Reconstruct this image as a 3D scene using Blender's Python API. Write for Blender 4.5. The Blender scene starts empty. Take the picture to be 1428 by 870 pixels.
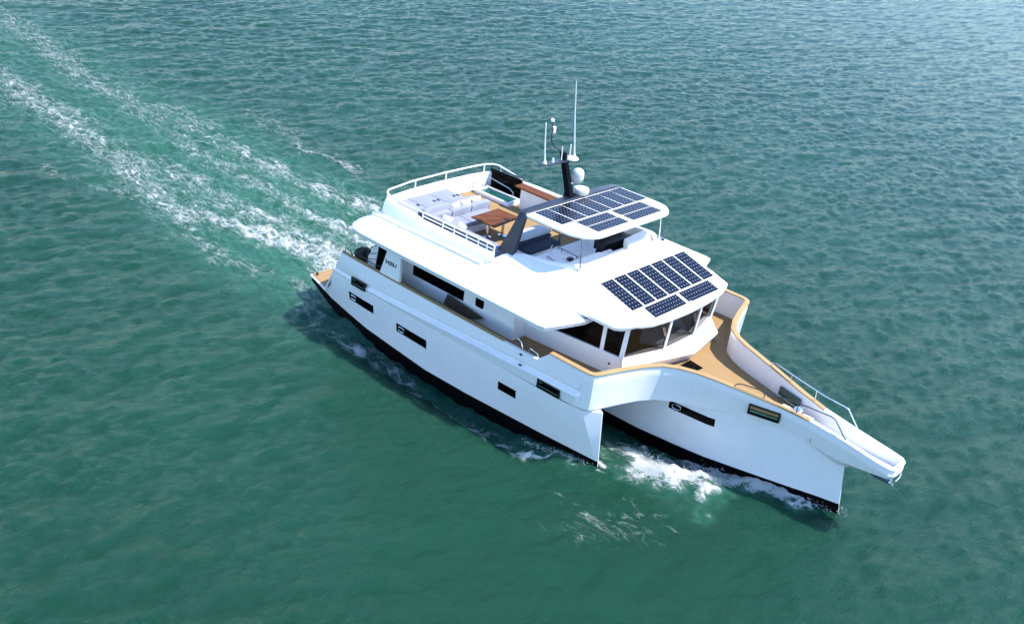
import bpy, bmesh, math, random
import numpy as np
from mathutils import Vector, Matrix
random.seed(7); rng = np.random.default_rng(11)
S = bpy.context.scene
COL = S.collection
# ------------------------------------------------------------------ camera
W, H = 1428, 870
CAM = (29.4152, -27.4772, 18.5814); YAW, PITCH, ROLL, F = 2.25579, -0.45816, 0.13027, 1464.68
fw = Vector((math.cos(YAW)*math.cos(PITCH), math.sin(YAW)*math.cos(PITCH), math.sin(PITCH)))
r0 = Vector((math.sin(YAW), -math.cos(YAW), 0)); u0 = r0.cross(fw)
rr = r0*math.cos(ROLL)+u0*math.sin(ROLL); uu = u0*math.cos(ROLL)-r0*math.sin(ROLL)
cd = bpy.data.cameras.new('camera'); cam = bpy.data.objects.new('camera', cd); COL.objects.link(cam)
M3 = Matrix((rr, uu, -fw)).transposed()
cam.matrix_world = Matrix.Translation(CAM) @ M3.to_4x4()
cd.sensor_width = 36; cd.lens = F/W*36; cd.clip_end = 9000; cd.clip_start = .5
S.camera = cam
# ------------------------------------------------------------------ light
SUN = Vector((.49, .35, 1.0)).normalized()
EL = math.asin(SUN.z); AZ = math.atan2(SUN.x, SUN.y)
wd = bpy.data.worlds.new('World'); S.world = wd; wd.use_nodes = True
nt = wd.node_tree; bg = nt.nodes['Background']
sky = nt.nodes.new('ShaderNodeTexSky'); sky.sky_type = 'NISHITA'; sky.sun_disc = False
sky.sun_elevation = EL; sky.sun_rotation = AZ; sky.air_density = 1.0; sky.dust_density = 0.; sky.ozone_density = 2.5
tint = nt.nodes.new('ShaderNodeMix'); tint.data_type = 'RGBA'; tint.blend_type = 'MULTIPLY'; tint.inputs[0].default_value = 1.; tint.inputs[7].default_value = (.94, 1.0, 1.08, 1)
nt.links.new(sky.outputs[0], tint.inputs[6]); nt.links.new(tint.outputs[2], bg.inputs[0]); bg.inputs[1].default_value = .15
sd = bpy.data.lights.new('sun', 'SUN'); sd.energy = 3.5; sd.angle = math.radians(.5); sd.color = (1, .955, .88)
sun = bpy.data.objects.new('sun', sd); COL.objects.link(sun)
sun.rotation_euler = (-SUN).to_track_quat('-Z', 'Y').to_euler(); sun.location = (30, 30, 60)
S.view_settings.view_transform = 'Standard'; S.view_settings.look = 'None'
S.view_settings.exposure = 1.42; S.view_settings.gamma = 1
S.cycles.max_bounces = 8; S.cycles.caustics_reflective = False; S.cycles.caustics_refractive = False

# ------------------------------------------------------------------ materials
def nmat(name):
    m = bpy.data.materials.new(name); m.use_nodes = True
    return m, m.node_tree, m.node_tree.nodes['Principled BSDF']
def N(t, kind, **kw):
    n = t.nodes.new(kind)
    for k, v in kw.items(): setattr(n, k, v)
    return n
def setin(n, **kw):
    for k, v in kw.items(): n.inputs[k.replace('_', ' ')].default_value = v
def math_(t, op, a, b=None, c=None, clamp=False):
    n = N(t, 'ShaderNodeMath', operation=op); n.use_clamp = clamp
    for i, q in enumerate((a, b, c)):
        if q is None: continue
        if hasattr(q, 'links'): t.links.new(q, n.inputs[i])
        else: n.inputs[i].default_value = q
    return n.outputs[0]
def mixc(t, f, a, b):
    n = N(t, 'ShaderNodeMix', data_type='RGBA')
    for s, q in ((n.inputs[0], f), (n.inputs[6], a), (n.inputs[7], b)):
        if hasattr(q, 'links'): t.links.new(q, s)
        else: s.default_value = q if isinstance(q, (float, int)) else (*q, 1)
    return n.outputs[2]
def ramp(t, f, a, b, lo=0., hi=1.):
    n = N(t, 'ShaderNodeMapRange', interpolation_type='SMOOTHSTEP')
    for s, q in ((n.inputs[0], f), (n.inputs[1], a), (n.inputs[2], b), (n.inputs[3], lo), (n.inputs[4], hi)):
        if hasattr(q, 'links'): t.links.new(q, s)
        else: s.default_value = q
    return n.outputs[0]
def paint(name, col, rough=.3, var=.06, scale=3., metallic=0., coat=0., bump=0., bscale=60.):
    m, t, b = nmat(name)
    tc = N(t, 'ShaderNodeTexCoord'); no = N(t, 'ShaderNodeTexNoise'); setin(no, Scale=scale, Detail=6., Roughness=.6)
    t.links.new(tc.outputs['Object'], no.inputs['Vector'])
    f = ramp(t, no.outputs['Fac'], .3, .7)
    c = mixc(t, f, tuple(x*(1-var) for x in col), tuple(min(1, x*(1+var)) for x in col))
    t.links.new(c, b.inputs['Base Color'])
    t.links.new(math_(t, 'MULTIPLY_ADD', f, rough*.25, rough*.88), b.inputs['Roughness'])
    setin(b, Metallic=metallic); b.inputs['Coat Weight'].default_value = coat
    if bump:
        n2 = N(t, 'ShaderNodeTexNoise'); setin(n2, Scale=bscale, Detail=4.)
        t.links.new(tc.outputs['Object'], n2.inputs['Vector'])
        bp = N(t, 'ShaderNodeBump'); setin(bp, Strength=bump, Distance=.02)
        t.links.new(n2.outputs['Fac'], bp.inputs['Height']); t.links.new(bp.outputs[0], b.inputs['Normal'])
    return m
WHITE = paint('white_gelcoat', (.79, .79, .80), .28, .01, .8, coat=.25)
DOMEW = paint('white_dome_plastic', (.50, .50, .51), .35, .02, 2.)
OFFW = paint('off_white_paint', (.74, .72, .72), .4, .03, 2.)
BLACK = paint('black_bottom_paint', (.002, .0022, .0025), .6, .2); BLACK.node_tree.nodes['Principled BSDF'].inputs['Specular IOR Level'].default_value = .06
GLASSB = paint('black_window_glass', (.0015, .0017, .002), .08, .1); GLASSB.node_tree.nodes['Principled BSDF'].inputs['Specular IOR Level'].default_value = .05
RUBBER = paint('black_rubber', (.006, .006, .007), .6, .15)
CHAR = paint('charcoal_paint', (.012, .017, .032), .38, .12, 2.)
CHROME = paint('polished_steel', (.75, .76, .78), .16, .05, metallic=1.)
DSTEEL = paint('dark_steel_rail', (.06, .065, .08), .3, .1, metallic=.6)
CUSH = paint('grey_cushion_fabric', (.21, .225, .29), .85, .05, 5., bump=.35)
NAVY = paint('navy_cushion_fabric', (.022, .03, .055), .85, .1, 5., bump=.3)
PILW = paint('white_pillow_fabric', (.45, .45, .46), .85, .04, 6., bump=.3)
COVER = paint('black_canvas_cover', (.005, .005, .006), .7, .25, 4., bump=.5, bscale=8)
TEALG = paint('teal_glass', (.012, .07, .065), .08, .15)
TAN = paint('tan_wood_strip', (.28, .17, .07), .5, .1)
STEPW = paint('brown_step_wood', (.09, .048, .022), .6, .15)
FRAMEK = paint('black_window_frame', (.005, .005, .006), .35, .1)

def teak(name, c1, c2, plank, axis='Y', caulk=.35):
    m, t, b = nmat(name)
    tc = N(t, 'ShaderNodeTexCoord'); sx = N(t, 'ShaderNodeSeparateXYZ'); t.links.new(tc.outputs['Object'], sx.inputs[0])
    q = math_(t, 'DIVIDE', sx.outputs[axis], plank)
    fr = math_(t, 'FRACT', q); fl = math_(t, 'FLOOR', q)
    wn = N(t, 'ShaderNodeTexWhiteNoise', noise_dimensions='1D'); t.links.new(fl, wn.inputs['W'])
    mp = N(t, 'ShaderNodeMapping'); mp.inputs['Scale'].default_value = (1.5, 30, 6) if axis == 'Y' else (30, 1.5, 6)
    t.links.new(tc.outputs['Object'], mp.inputs[0])
    no = N(t, 'ShaderNodeTexNoise'); setin(no, Scale=2., Detail=7., Roughness=.65); t.links.new(mp.outputs[0], no.inputs['Vector'])
    big = N(t, 'ShaderNodeTexNoise'); setin(big, Scale=.9, Detail=4.); t.links.new(tc.outputs['Object'], big.inputs['Vector'])
    f = math_(t, 'ADD', math_(t, 'MULTIPLY', no.outputs['Fac'], .5), math_(t, 'MULTIPLY_ADD', wn.outputs['Value'], .3, -.15))
    f = math_(t, 'ADD', f, math_(t, 'MULTIPLY_ADD', big.outputs['Fac'], .6, -.08), clamp=True)
    c = mixc(t, f, c1, c2)
    seam = math_(t, 'LESS_THAN', fr, .1)
    c = mixc(t, math_(t, 'MULTIPLY', seam, caulk), c, (.03, .025, .02))
    t.links.new(c, b.inputs['Base Color']); setin(b, Roughness=.62); b.inputs['Specular IOR Level'].default_value = .18
    return m
TEAK = teak('teak_planking', (.25, .155, .068), (.325, .21, .10), .07)
TEAKCAP = teak('varnished_teak_cap', (.29, .19, .085), (.37, .25, .125), .5, caulk=.0)
WOOD = teak('dark_varnished_wood', (.085, .023, .004), (.14, .042, .008), .16, caulk=.35)
WOODD = teak('dark_brown_wood', (.035, .024, .015), (.07, .045, .03), .12)

def solar():
    m, t, b = nmat('solar_cells')
    tc = N(t, 'ShaderNodeTexCoord'); sx = N(t, 'ShaderNodeSeparateXYZ'); t.links.new(tc.outputs['Object'], sx.inputs[0])
    cell = .148
    def ax(o):
        q = math_(t, 'DIVIDE', sx.outputs[o], cell)
        return math_(t, 'ABSOLUTE', math_(t, 'SUBTRACT', math_(t, 'FRACT', math_(t, 'ADD', q, 100.)), .5)), math_(t, 'FLOOR', q)
    ux, ix = ax('X'); uy, iy = ax('Y')          # .5 on a cell border
    line = math_(t, 'MAXIMUM', math_(t, 'GREATER_THAN', ux, .478), math_(t, 'GREATER_THAN', uy, .478))
    dia = math_(t, 'GREATER_THAN', math_(t, 'ADD', ux, uy), .87)
    bus = math_(t, 'GREATER_THAN', math_(t, 'ABSOLUTE', math_(t, 'SUBTRACT', ux, .2)), .185)
    cb = N(t, 'ShaderNodeCombineXYZ'); t.links.new(ix, cb.inputs[0]); t.links.new(iy, cb.inputs[1])
    oi = N(t, 'ShaderNodeObjectInfo'); t.links.new(oi.outputs['Random'], cb.inputs[2])
    wn = N(t, 'ShaderNodeTexWhiteNoise', noise_dimensions='3D'); t.links.new(cb.outputs[0], wn.inputs['Vector'])
    c = mixc(t, wn.outputs['Value'], (.002, .0038, .011), (.005, .0085, .024))
    c = mixc(t, math_(t, 'MULTIPLY', line, .28), c, (.12, .14, .19))
    c = mixc(t, math_(t, 'MULTIPLY', dia, .9), c, (.42, .44, .47))
    t.links.new(c, b.inputs['Base Color']); setin(b, Roughness=.2); b.inputs['Specular IOR Level'].default_value = .16
    return m
SOLAR = solar()

def tinted():
    m, t, b = nmat('tinted_windscreen_glass')
    tr = N(t, 'ShaderNodeBsdfTransparent'); tr.inputs[0].default_value = (.58, .58, .57, 1)
    gl = N(t, 'ShaderNodeBsdfGlossy'); gl.inputs['Roughness'].default_value = .02
    fr = N(t, 'ShaderNodeLayerWeight'); fr.inputs[0].default_value = .5
    mx = N(t, 'ShaderNodeMixShader')
    t.links.new(math_(t, 'MULTIPLY_ADD', math_(t, 'POWER', fr.outputs['Facing'], 4.), .4, .012, clamp=True), mx.inputs[0]); t.links.new(tr.outputs[0], mx.inputs[1]); t.links.new(gl.outputs[0], mx.inputs[2])
    t.links.new(mx.outputs[0], t.nodes['Material Output'].inputs[0])
    return m
TINT = tinted()

# ------------------------------------------------------------------ mesh helpers
class MB:
    def __init__(s): s.v = []; s.f = []; s.mi = []
    def add(s, vs, fs, mi=0):
        o = len(s.v); s.v += [tuple(p) for p in vs]
        for f in fs: s.f.append(tuple(o+i for i in f)); s.mi.append(mi)
    def box(s, x0, x1, y0, y1, z0, z1, mi=0):
        s.add([(x, y, z) for z in (z0, z1) for x, y in ((x0, y0), (x1, y0), (x1, y1), (x0, y1))],
              [(3, 2, 1, 0), (4, 5, 6, 7), (0, 1, 5, 4), (1, 2, 6, 5), (2, 3, 7, 6), (3, 0, 4, 7)], mi)
    def prism(s, poly, z0, z1, mi=0):
        n = len(poly)
        g = lambda z, p: z(p[0], p[1]) if callable(z) else z
        s.add([(p[0], p[1], g(z0, p)) for p in poly]+[(p[0], p[1], g(z1, p)) for p in poly],
              [tuple(range(n))[::-1], tuple(range(n, 2*n))]+[(i, (i+1) % n, n+(i+1) % n, n+i) for i in range(n)], mi)
    def quadslab(s, pts, th, mi=0):            # planar polygon thickened along its normal (backwards)
        P = [Vector(p) for p in pts]; nrm = (P[1]-P[0]).cross(P[2]-P[1]).normalized()*th
        n = len(P)
        s.add([tuple(p) for p in P]+[tuple(p-nrm) for p in P],
              [tuple(range(n)), tuple(range(n, 2*n))[::-1]]+[((i+1) % n, i, n+i, n+(i+1) % n) for i in range(n)], mi)
    def loft(s, rings, closed=True, cap0=False, cap1=False, mis=None, flip=False):
        n = len(rings[0]); o = len(s.v)
        for r in rings: s.v += [tuple(p) for p in r]
        for k in range(len(rings)-1):
            for i in range(n if closed else n-1):
                j = (i+1) % n
                f = (o+k*n+i, o+k*n+j, o+(k+1)*n+j, o+(k+1)*n+i)
                s.f.append(f[::-1] if flip else f); s.mi.append(mis[i] if mis else 0)
        if cap0: s.f.append(tuple(o+i for i in range(n))[::-1]); s.mi.append(0)
        if cap1: s.f.append(tuple(o+(len(rings)-1)*n+i for i in range(n))); s.mi.append(0)
    def tube(s, path, r, n=8, mi=0):
        P = [Vector(p) for p in path]; rings = []; up = Vector((0, 0, 1))
        for i, p in enumerate(P):
            t = (P[min(i+1, len(P)-1)]-P[max(i-1, 0)]).normalized()
            a = t.cross(up if abs(t.z) < .95 else Vector((1, 0, 0))).normalized()
            if i and a.dot(prev) < 0: a = -a
            prev = a; b = t.cross(a)
            q = r[i] if isinstance(r, (list, tuple)) else r
            rings.append([p+(a*math.cos(2*math.pi*k/n)+b*math.sin(2*math.pi*k/n))*q for k in range(n)])
        s.loft(rings, True, True, True, [mi]*n)
    def lathe(s, prof, c=(0, 0, 0), n=28, mi=0):
        rings = [[(c[0]+r*math.cos(2*math.pi*k/n), c[1]+r*math.sin(2*math.pi*k/n), c[2]+z) for k in range(n)] for r, z in prof]
        s.loft(rings, True, True, True, [mi]*n)
    def cushion(s, x0, x1, y0, y1, z0, z1, puff=.04, n=6, M=None, mi=0):
        # a rounded, slightly puffed box
        vs = []; fs = []
        def P(a, b, c):
            x = x0+(x1-x0)*a; y = y0+(y1-y0)*b; z = z0+(z1-z0)*c
            return (x, y, z)
        us = [0, .06, .25, .5, .75, .94, 1]
        idx = {}
        for i, a in enumerate(us):
            for j, b in enumerate(us):
                e = (1-abs(2*a-1)**4)*(1-abs(2*b-1)**4)
                ins = .03*(abs(2*a-1)**8); ins2 = .03*(abs(2*b-1)**8)
                idx[i, j, 1] = len(vs); vs.append(P(a, b, 1)); vs[-1] = (vs[-1][0], vs[-1][1], z1-.035+(.035+puff)*e)
                idx[i, j, 0] = len(vs); vs.append(P(a, b, 0))
        m = len(us)
        for i in range(m-1):
            for j in range(m-1):
                fs.append((idx[i, j, 1], idx[i+1, j, 1], idx[i+1, j+1, 1], idx[i, j+1, 1]))
                fs.append((idx[i, j, 0], idx[i, j+1, 0], idx[i+1, j+1, 0], idx[i+1, j, 0]))
        for i in range(m-1):
            fs.append((idx[i, 0, 0], idx[i+1, 0, 0], idx[i+1, 0, 1], idx[i, 0, 1]))
            fs.append((idx[i+1, m-1, 0], idx[i, m-1, 0], idx[i, m-1, 1], idx[i+1, m-1, 1]))
            fs.append((idx[0, i+1, 0], idx[0, i, 0], idx[0, i, 1], idx[0, i+1, 1]))
            fs.append((idx[m-1, i, 0], idx[m-1, i+1, 0], idx[m-1, i+1, 1], idx[m-1, i, 1]))
        if M: vs = [tuple(M @ Vector(v)) for v in vs]
        s.add(vs, fs, mi)
    def mirror(s):
        n = len(s.v); k = len(s.f)
        s.v += [(x, -y, z) for x, y, z in s.v]
        s.f += [tuple(n+i for i in f[::-1]) for f in s.f[:k]]; s.mi += s.mi[:k]
        return s
    def build(s, name, mats, parent=None, bevel=0., sharp=32, origin=None, seg=2, fix=True):
        me = bpy.data.meshes.new(name)
        o3 = Vector(origin) if origin is not None else Vector((0, 0, 0))
        me.from_pydata([tuple(Vector(v)-o3) for v in s.v], [], s.f)
        for m in (mats if isinstance(mats, (list, tuple)) else [mats]): me.materials.append(m)
        me.polygons.foreach_set('material_index', s.mi)
        if fix:
            bm = bmesh.new(); bm.from_mesh(me)
            bmesh.ops.remove_doubles(bm, verts=bm.verts, dist=1e-5)
            bmesh.ops.recalc_face_normals(bm, faces=bm.faces); bm.to_mesh(me); bm.free()
        me.polygons.foreach_set('use_smooth', [True]*len(me.polygons))
        me.set_sharp_from_angle(angle=math.radians(sharp)); me.update()
        ob = bpy.data.objects.new(name, me); COL.objects.link(ob); ob.location = o3
        if parent:
            ob.parent = parent
            ob.location = o3-world_loc(parent)
        if bevel:
            b = ob.modifiers.new('bevel', 'BEVEL'); b.width = bevel; b.segments = seg; b.limit_method = 'ANGLE'; b.angle_limit = math.radians(40)
            b.harden_normals = False
        return ob
def world_loc(o):
    l = Vector(o.location)
    while o.parent: o = o.parent; l = l+Vector(o.location)
    return l
def tag(o, label, cat, group=None):
    o['label'] = label; o['category'] = cat
    if group: o['group'] = group
    return o
def thing(name, loc, label, cat, group=None):
    o = bpy.data.objects.new(name, None); COL.objects.link(o); o.location = loc; o.empty_display_size = .2
    return tag(o, label, cat, group)
def lerp(x, xs, ys): return float(np.interp(x, xs, ys))
def sgn_pts(pts, s): return [(p[0], p[1]*s, *p[2:]) for p in pts]

yacht = thing('motor_yacht', (11, 0, 0), 'large white three-hulled motor yacht with rooftop solar panels under way on the sea', 'yacht')

# ------------------------------------------------------------------ water
def build_water():
    def axis(a, b, step, far, grow):
        c = list(np.arange(a, b+step*.5, step)); lo, hi = [], []
        d = step; x = a
        while x > -far: d = min(d*grow, 400); x -= d; lo.append(x)
        d = step; x = b
        while x < far: d = min(d*grow, 400); x += d; hi.append(x)
        return np.array(lo[::-1]+c+hi)
    xs = axis(-48, 30, .13, 6000, 1.03); ys = axis(-22, 45, .13, 6000, 1.018)
    X, Y = np.meshgrid(xs, ys, indexing='ij')
    def field(n, L, wdir, spread, pk, rms, seed, power=4.2):
        g = np.random.default_rng(seed)
        k = np.fft.fftfreq(n, L/n)*2*np.pi; KX, KY = np.meshgrid(k, k, indexing='ij')
        K = np.hypot(KX, KY); K[0, 0] = 1
        ang = (KX*np.cos(wdir)+KY*np.sin(wdir))/K
        P = np.exp(-1.25*(pk/K)**2)/K**power*(spread+(1-spread)*ang**4)*np.exp(-(K/24)**2)
        P[0, 0] = 0
        a = (g.normal(size=(n, n))+1j*g.normal(size=(n, n)))*np.sqrt(P)
        h = np.fft.ifft2(a).real; s = rms/h.std(); 
        dx = np.fft.ifft2(-1j*KX/K*a).real*s; dy = np.fft.ifft2(-1j*KY/K*a).real*s
        return h*s, dx, dy, L, n
    def samp(A, L, n, x, y):
        u = (x/L*n) % n; v = (y/L*n) % n
        i = np.floor(u).astype(int); j = np.floor(v).astype(int); fu = u-i; fv = v-j
        i %= n; j %= n; i2 = (i+1) % n; j2 = (j+1) % n
        return A[i, j]*(1-fu)*(1-fv)+A[i2, j]*fu*(1-fv)+A[i, j2]*(1-fu)*fv+A[i2, j2]*fu*fv
    wd1 = math.radians(-9)
    f1 = field(512, 71., wd1, .06, 1.7, .026, 1, 3.3)
    f2 = field(256, 29., wd1+.35, .15, 4.8, .018, 2, 3.0)
    Z = np.zeros_like(X); DX = np.zeros_like(X); DY = np.zeros_like(X)
    for (h, dx, dy, L, n) in (f1, f2):
        Z += samp(h, L, n, X, Y); DX += samp(dx, L, n, X, Y); DY += samp(dy, L, n, X, Y)
    fade = np.clip(1-(np.hypot(X-5, Y-5)-150)/300, 0, 1)
    Z *= fade; DX *= fade; DY *= fade
    # -- wake and foam (strength painted where the hulls churn the water)
    w1, _, _, L1, n1 = field(256, 13., 0, 1, 1.2, 1, 5, 2.6)
    w2, _, _, L2, n2 = field(256, 17., 0, 1, .9, 1, 6, 2.6)
    w3, _, _, L3, n3 = field(256, 7., 0, 1, 2.0, 1, 8, 2.2)
    wx = samp(w1, L1, n1, X, Y); wy = samp(w2, L2, n2, X, Y); wf = samp(w3, L3, n3, X*.6, Y)
    near = (X > -75) & (X < 26) & (Y > -18) & (Y < 18)
    xn = X[near]+.45*wx[near]; yn = Y[near]+.28*wy[near]
    foam = np.zeros(xn.shape); churn = np.zeros(xn.shape)
    def strip(path, out, soft=2.):
        P = np.array(path, float)                      # x, y, width, strength
        best = np.zeros(xn.shape)
        for a, b in zip(P[:-1], P[1:]):
            d = b[:2]-a[:2]; t = np.clip(((xn-a[0])*d[0]+(yn-a[1])*d[1])/(d@d), 0, 1)
            dist = np.hypot(xn-a[0]-t*d[0], yn-a[1]-t*d[1]); w = a[2]+(b[2]-a[2])*t; s = a[3]+(b[3]-a[3])*t
            best = np.maximum(best, s*np.exp(-(dist/(w*1.32))**soft))
        np.maximum(out, best, out=out)
    st = lambda p: strip(p, foam)
    st([(2.0, -2.6, .6, .9), (-1, -1.6, .8, 1.0), (-3.6, -1.3, .75, .95), (-6.2, -2.3, .75, .85), (-9, -3.1, .8, .66), (-13, -3.1, .9, .62), (-18, -2.5, 1.0, .56), (-22, -2.1, 1.1, .60), (-27, -1.5, 1.1, .6), (-32, -1.5, 1.3, .55), (-42, -1.6, 1.6, .5), (-75, -1.8, 2.2, .42)])
    st([(1, -.6, .5, .8), (-3.2, -.35, .7, .72), (-6, -1.0, .8, .62), (-9.6, -1.1, .9, .58), (-14, -1.2, 1, .55), (-18, -1.8, 1., .45), (-24, -2, 1., .4)])
    st([(1, .8, .7, .8), (-4.3, 1.2, .8, .66), (-6.5, 1.2, .8, .58), (-10, 1.25, .75, .55), (-14.5, 1.5, .7, .52), (-17.5, 1.5, .8, .46), (-22, 2.4, .9, .44), (-27, 2.7, 1., .4)])
    st([(2, 3.6, .9, .95), (-4, 3.9, 1.1, .78), (-7.2, 3.9, 1.15, .68), (-9.5, 3.5, .9, .62), (-13.6, 3.3, .75, .58), (-18, 3.7, .75, .5), (-23, 4.2, .85, .5), (-26, 3.0, .9, .5), (-31, 3., 1.0, .52), (-36, 4.1, 1.1, .48), (-44, 5, 1.3, .46), (-75, 7, 2., .4)])
    st([(-9.9, 6.6, .22, .72), (-10.8, 7.0, .3, .66), (-12.1, 7.2, .45, .5), (-14.1, 6.7, .4, .52), (-17.3, 7.4, .5, .36), (-22, 8.3, .6, .25)])
    st([(-3, -4.3, .35, .6), (-4.3, -4.5, .35, .5), (-6.7, -4.7, .5, .46), (-9.5, -4.7, .5, .42), (-14.4, -4.6, .3, .45), (-17.2, -6.1, .25, .35)])
    st([(-17.0, -6.1, .18, .62), (-17.9, -5.9, .2, .55)])
    st([(-1.0, -3.7, .5, .52), (.4, -4.3, .3, .42), (2.3, -4.75, .35, .42), (4, -5.05, .5, .52), (5.8, -5.1, .45, .47), (7.9, -5.1, .35, .44), (9.6, -5.35, .3, .50), (11.2, -5.3, .25, .60), (12.2, -4.97, .28, .72), (13.3, -4.55, .18, .85), (14.2, -4.25, .10, .8), (14.55, -4.08, .06, .7)])
    st([(13.9, -2.75, .28, .5), (14.7, -2.6, .5, .85), (15.8, -2.65, .7, 1.05), (16.7, -2.1, .6, 1.1), (17.4, -1.45, .36, .95), (18.3, -1.0, .30, 1.), (19.3, -.6, .22, .98), (20.2, -.26, .10, .85)])
    st([(14.6, -2.3, .35, .6), (15.4, -2.0, .45, .72), (16.2, -1.6, .5, .8), (17.3, -1.1, .35, .85), (18.6, -.6, .2, .8)])
    st([(14.0, -3.4, .3, .4), (14.3, -3.7, .15, .4)])
    st([(15.75, -6.55, .32, .31), (16.2, -5.7, .28, .33), (16.75, -4.6, .24, .31)])
    st([(16.3, -6.9, 1.0, .22), (17.6, -5.6, .8, .22)])
    # the same waves along the far sides of the hulls
    st([(2.3, 4.75, .35, .42), (5, 5.1, .5, .48), (9.6, 5.3, .3, .50), (12.2, 4.97, .28, .72), (13.3, 4.55, .18, .85), (14.55, 4.08, .06, .7)])
    st([(14.7, 2.6, .5, .85), (15.8, 2.65, .7, 1.0), (16.7, 2.1, .6, 1.05), (18.3, 1.0, .30, 1.), (19.3, .6, .22, .98), (20.2, .26, .10, .85)])
    ch = lambda p: strip(p, churn, 4.)
    ch([(2, 0, 4.2, 1.), (-8, .2, 4.4, .9), (-16, .6, 4.2, .7), (-30, 1.2, 4.4, .45), (-75, 2, 5, .25)])
    ch([(14, -2.4, 1.2, .5), (16.5, -2, 1.2, .8), (18.5, -.8, .5, .8), (20.4, -.2, .2, .5)])
    ch([(2, -4.9, .7, .3), (14, -4.3, .3, .5)])
    foam = np.where(xn < 1.5, foam*.87, foam)*(1+.12*wf[near]); foam = np.where(xn < -1.5, np.minimum(foam, .74), foam)
    F = np.zeros_like(X); C = np.zeros_like(X); F[near] = np.clip(foam, 0, 1.05); C[near] = np.clip(churn, 0, 1)
    Z += .10*C*wf*.7+.10*np.clip(F-.35, 0, 1)*(1+.8*wf)
    trough = .46*np.exp(-((np.abs(Y)-4.75)/.85)**4)*np.clip((X-2.5)/2.5, 0, 1)*np.clip((13.4-X)/2, 0, 1)+.42*np.exp(-(Y/2.1)**4)*np.clip((X-9)/2, 0, 1)*np.clip((18.6-X)/2.5, 0, 1)
    Z -= trough
    bowlift = .22*np.exp(-((X-16.6)/1.6)**2-((Y+2.2)/.7)**2)+.10*np.exp(-((X-18.6)/1.2)**2-((Y+.9)/.4)**2)+.10*np.exp(-((X-13.6)/1)**2-((Y+4.6)/.3)**2)
    Z += bowlift
    V = np.stack([X+1.0*DX, Y+1.0*DY, Z], -1).reshape(-1, 3)
    nx, ny = X.shape
    I = np.arange(nx*ny).reshape(nx, ny)
    Q = np.stack([I[:-1, :-1], I[1:, :-1], I[1:, 1:], I[:-1, 1:]], -1).reshape(-1, 4)
    me = bpy.data.meshes.new('water')
    me.vertices.add(len(V)); me.vertices.foreach_set('co', V.astype(np.float32).ravel())
    me.loops.add(Q.size); me.loops.foreach_set('vertex_index', Q.astype(np.int32).ravel())
    me.polygons.add(len(Q)); me.polygons.foreach_set('loop_start', np.arange(0, Q.size, 4, dtype=np.int32))
    me.polygons.foreach_set('use_smooth', np.ones(len(Q), bool))
    me.update(calc_edges=True)
    for nm, A in (('foam', F), ('churn', C)):
        at = me.attributes.new(nm, 'FLOAT', 'POINT'); at.data.foreach_set('value', A.astype(np.float32).ravel())
    ob = bpy.data.objects.new('water', me); COL.objects.link(ob); ob['kind'] = 'structure'; ob['label'] = 'choppy green sea with a white foaming wake'
    # material
    m, t, b = nmat('sea_water')
    tc = N(t, 'ShaderNodeTexCoord')
    fa = N(t, 'ShaderNodeAttribute', attribute_name='foam'); ca = N(t, 'ShaderNodeAttribute', attribute_name='churn')
    mp = N(t, 'ShaderNodeMapping'); mp.inputs['Scale'].default_value = (.45, 1, 1); t.links.new(tc.outputs['Object'], mp.inputs[0])
    warp = N(t, 'ShaderNodeTexNoise'); setin(warp, Scale=.9, Detail=3.); t.links.new(mp.outputs[0], warp.inputs['Vector'])
    va = N(t, 'ShaderNodeVectorMath', operation='MULTIPLY_ADD'); va.inputs[1].default_value = (1.3, 1.3, 0)
    t.links.new(warp.outputs['Color'], va.inputs[0]); t.links.new(mp.outputs[0], va.inputs[2])
    n1 = N(t, 'ShaderNodeTexNoise'); setin(n1, Scale=3.6, Detail=10., Roughness=.76); t.links.new(va.outputs[0], n1.inputs['Vector'])
    vo = N(t, 'ShaderNodeTexVoronoi', feature='DISTANCE_TO_EDGE'); setin(vo, Scale=4.2); t.links.new(va.outputs[0], vo.inputs['Vector'])
    vo2 = N(t, 'ShaderNodeTexVoronoi', feature='DISTANCE_TO_EDGE'); setin(vo2, Scale=10.); t.links.new(va.outputs[0], vo2.inputs['Vector'])
    lace = math_(t, 'MAXIMUM', ramp(t, vo.outputs['Distance'], .0, .16, 1., 0.), math_(t, 'MULTIPLY', ramp(t, vo2.outputs['Distance'], 0., .2, 1., 0.), .75))
    nn = ramp(t, n1.outputs['Fac'], .22, .78)
    pat = math_(t, 'ADD', math_(t, 'MULTIPLY', nn, .66), math_(t, 'MULTIPLY', lace, .34))
    thr = math_(t, 'SUBTRACT', 1.0, fa.outputs['Fac'])
    d = math_(t, 'SUBTRACT', pat, thr)
    foamm = ramp(t, d, -.02, .34)
    film = ramp(t, d, -.24, .1, 0., .22)
    foamm = math_(t, 'MAXIMUM', foamm, film)
    pres = ramp(t, fa.outputs['Fac'], .05, .25)
    foamm = math_(t, 'MULTIPLY', foamm, pres)
    big = N(t, 'ShaderNodeTexNoise'); setin(big, Scale=.05, Detail=4., Roughness=.6); t.links.new(tc.outputs['Object'], big.inputs['Vector'])
    deep = mixc(t, ramp(t, big.outputs['Fac'], .3, .7), (.0020, .0280, .0158), (.0032, .037, .0215))
    aer = math_(t, 'MULTIPLY', ca.outputs['Fac'], ramp(t, n1.outputs['Fac'], .3, .7, .35, 1.))
    wc = mixc(t, math_(t, 'MULTIPLY', aer, .9), deep, (.050, .165, .125))
    col = mixc(t, foamm, wc, (.41, .42, .43))
    t.links.new(col, b.inputs['Base Color'])
    t.links.new(math_(t, 'MULTIPLY_ADD', foamm, .65, .17), b.inputs['Roughness']); b.inputs['IOR'].default_value = 1.33
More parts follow.
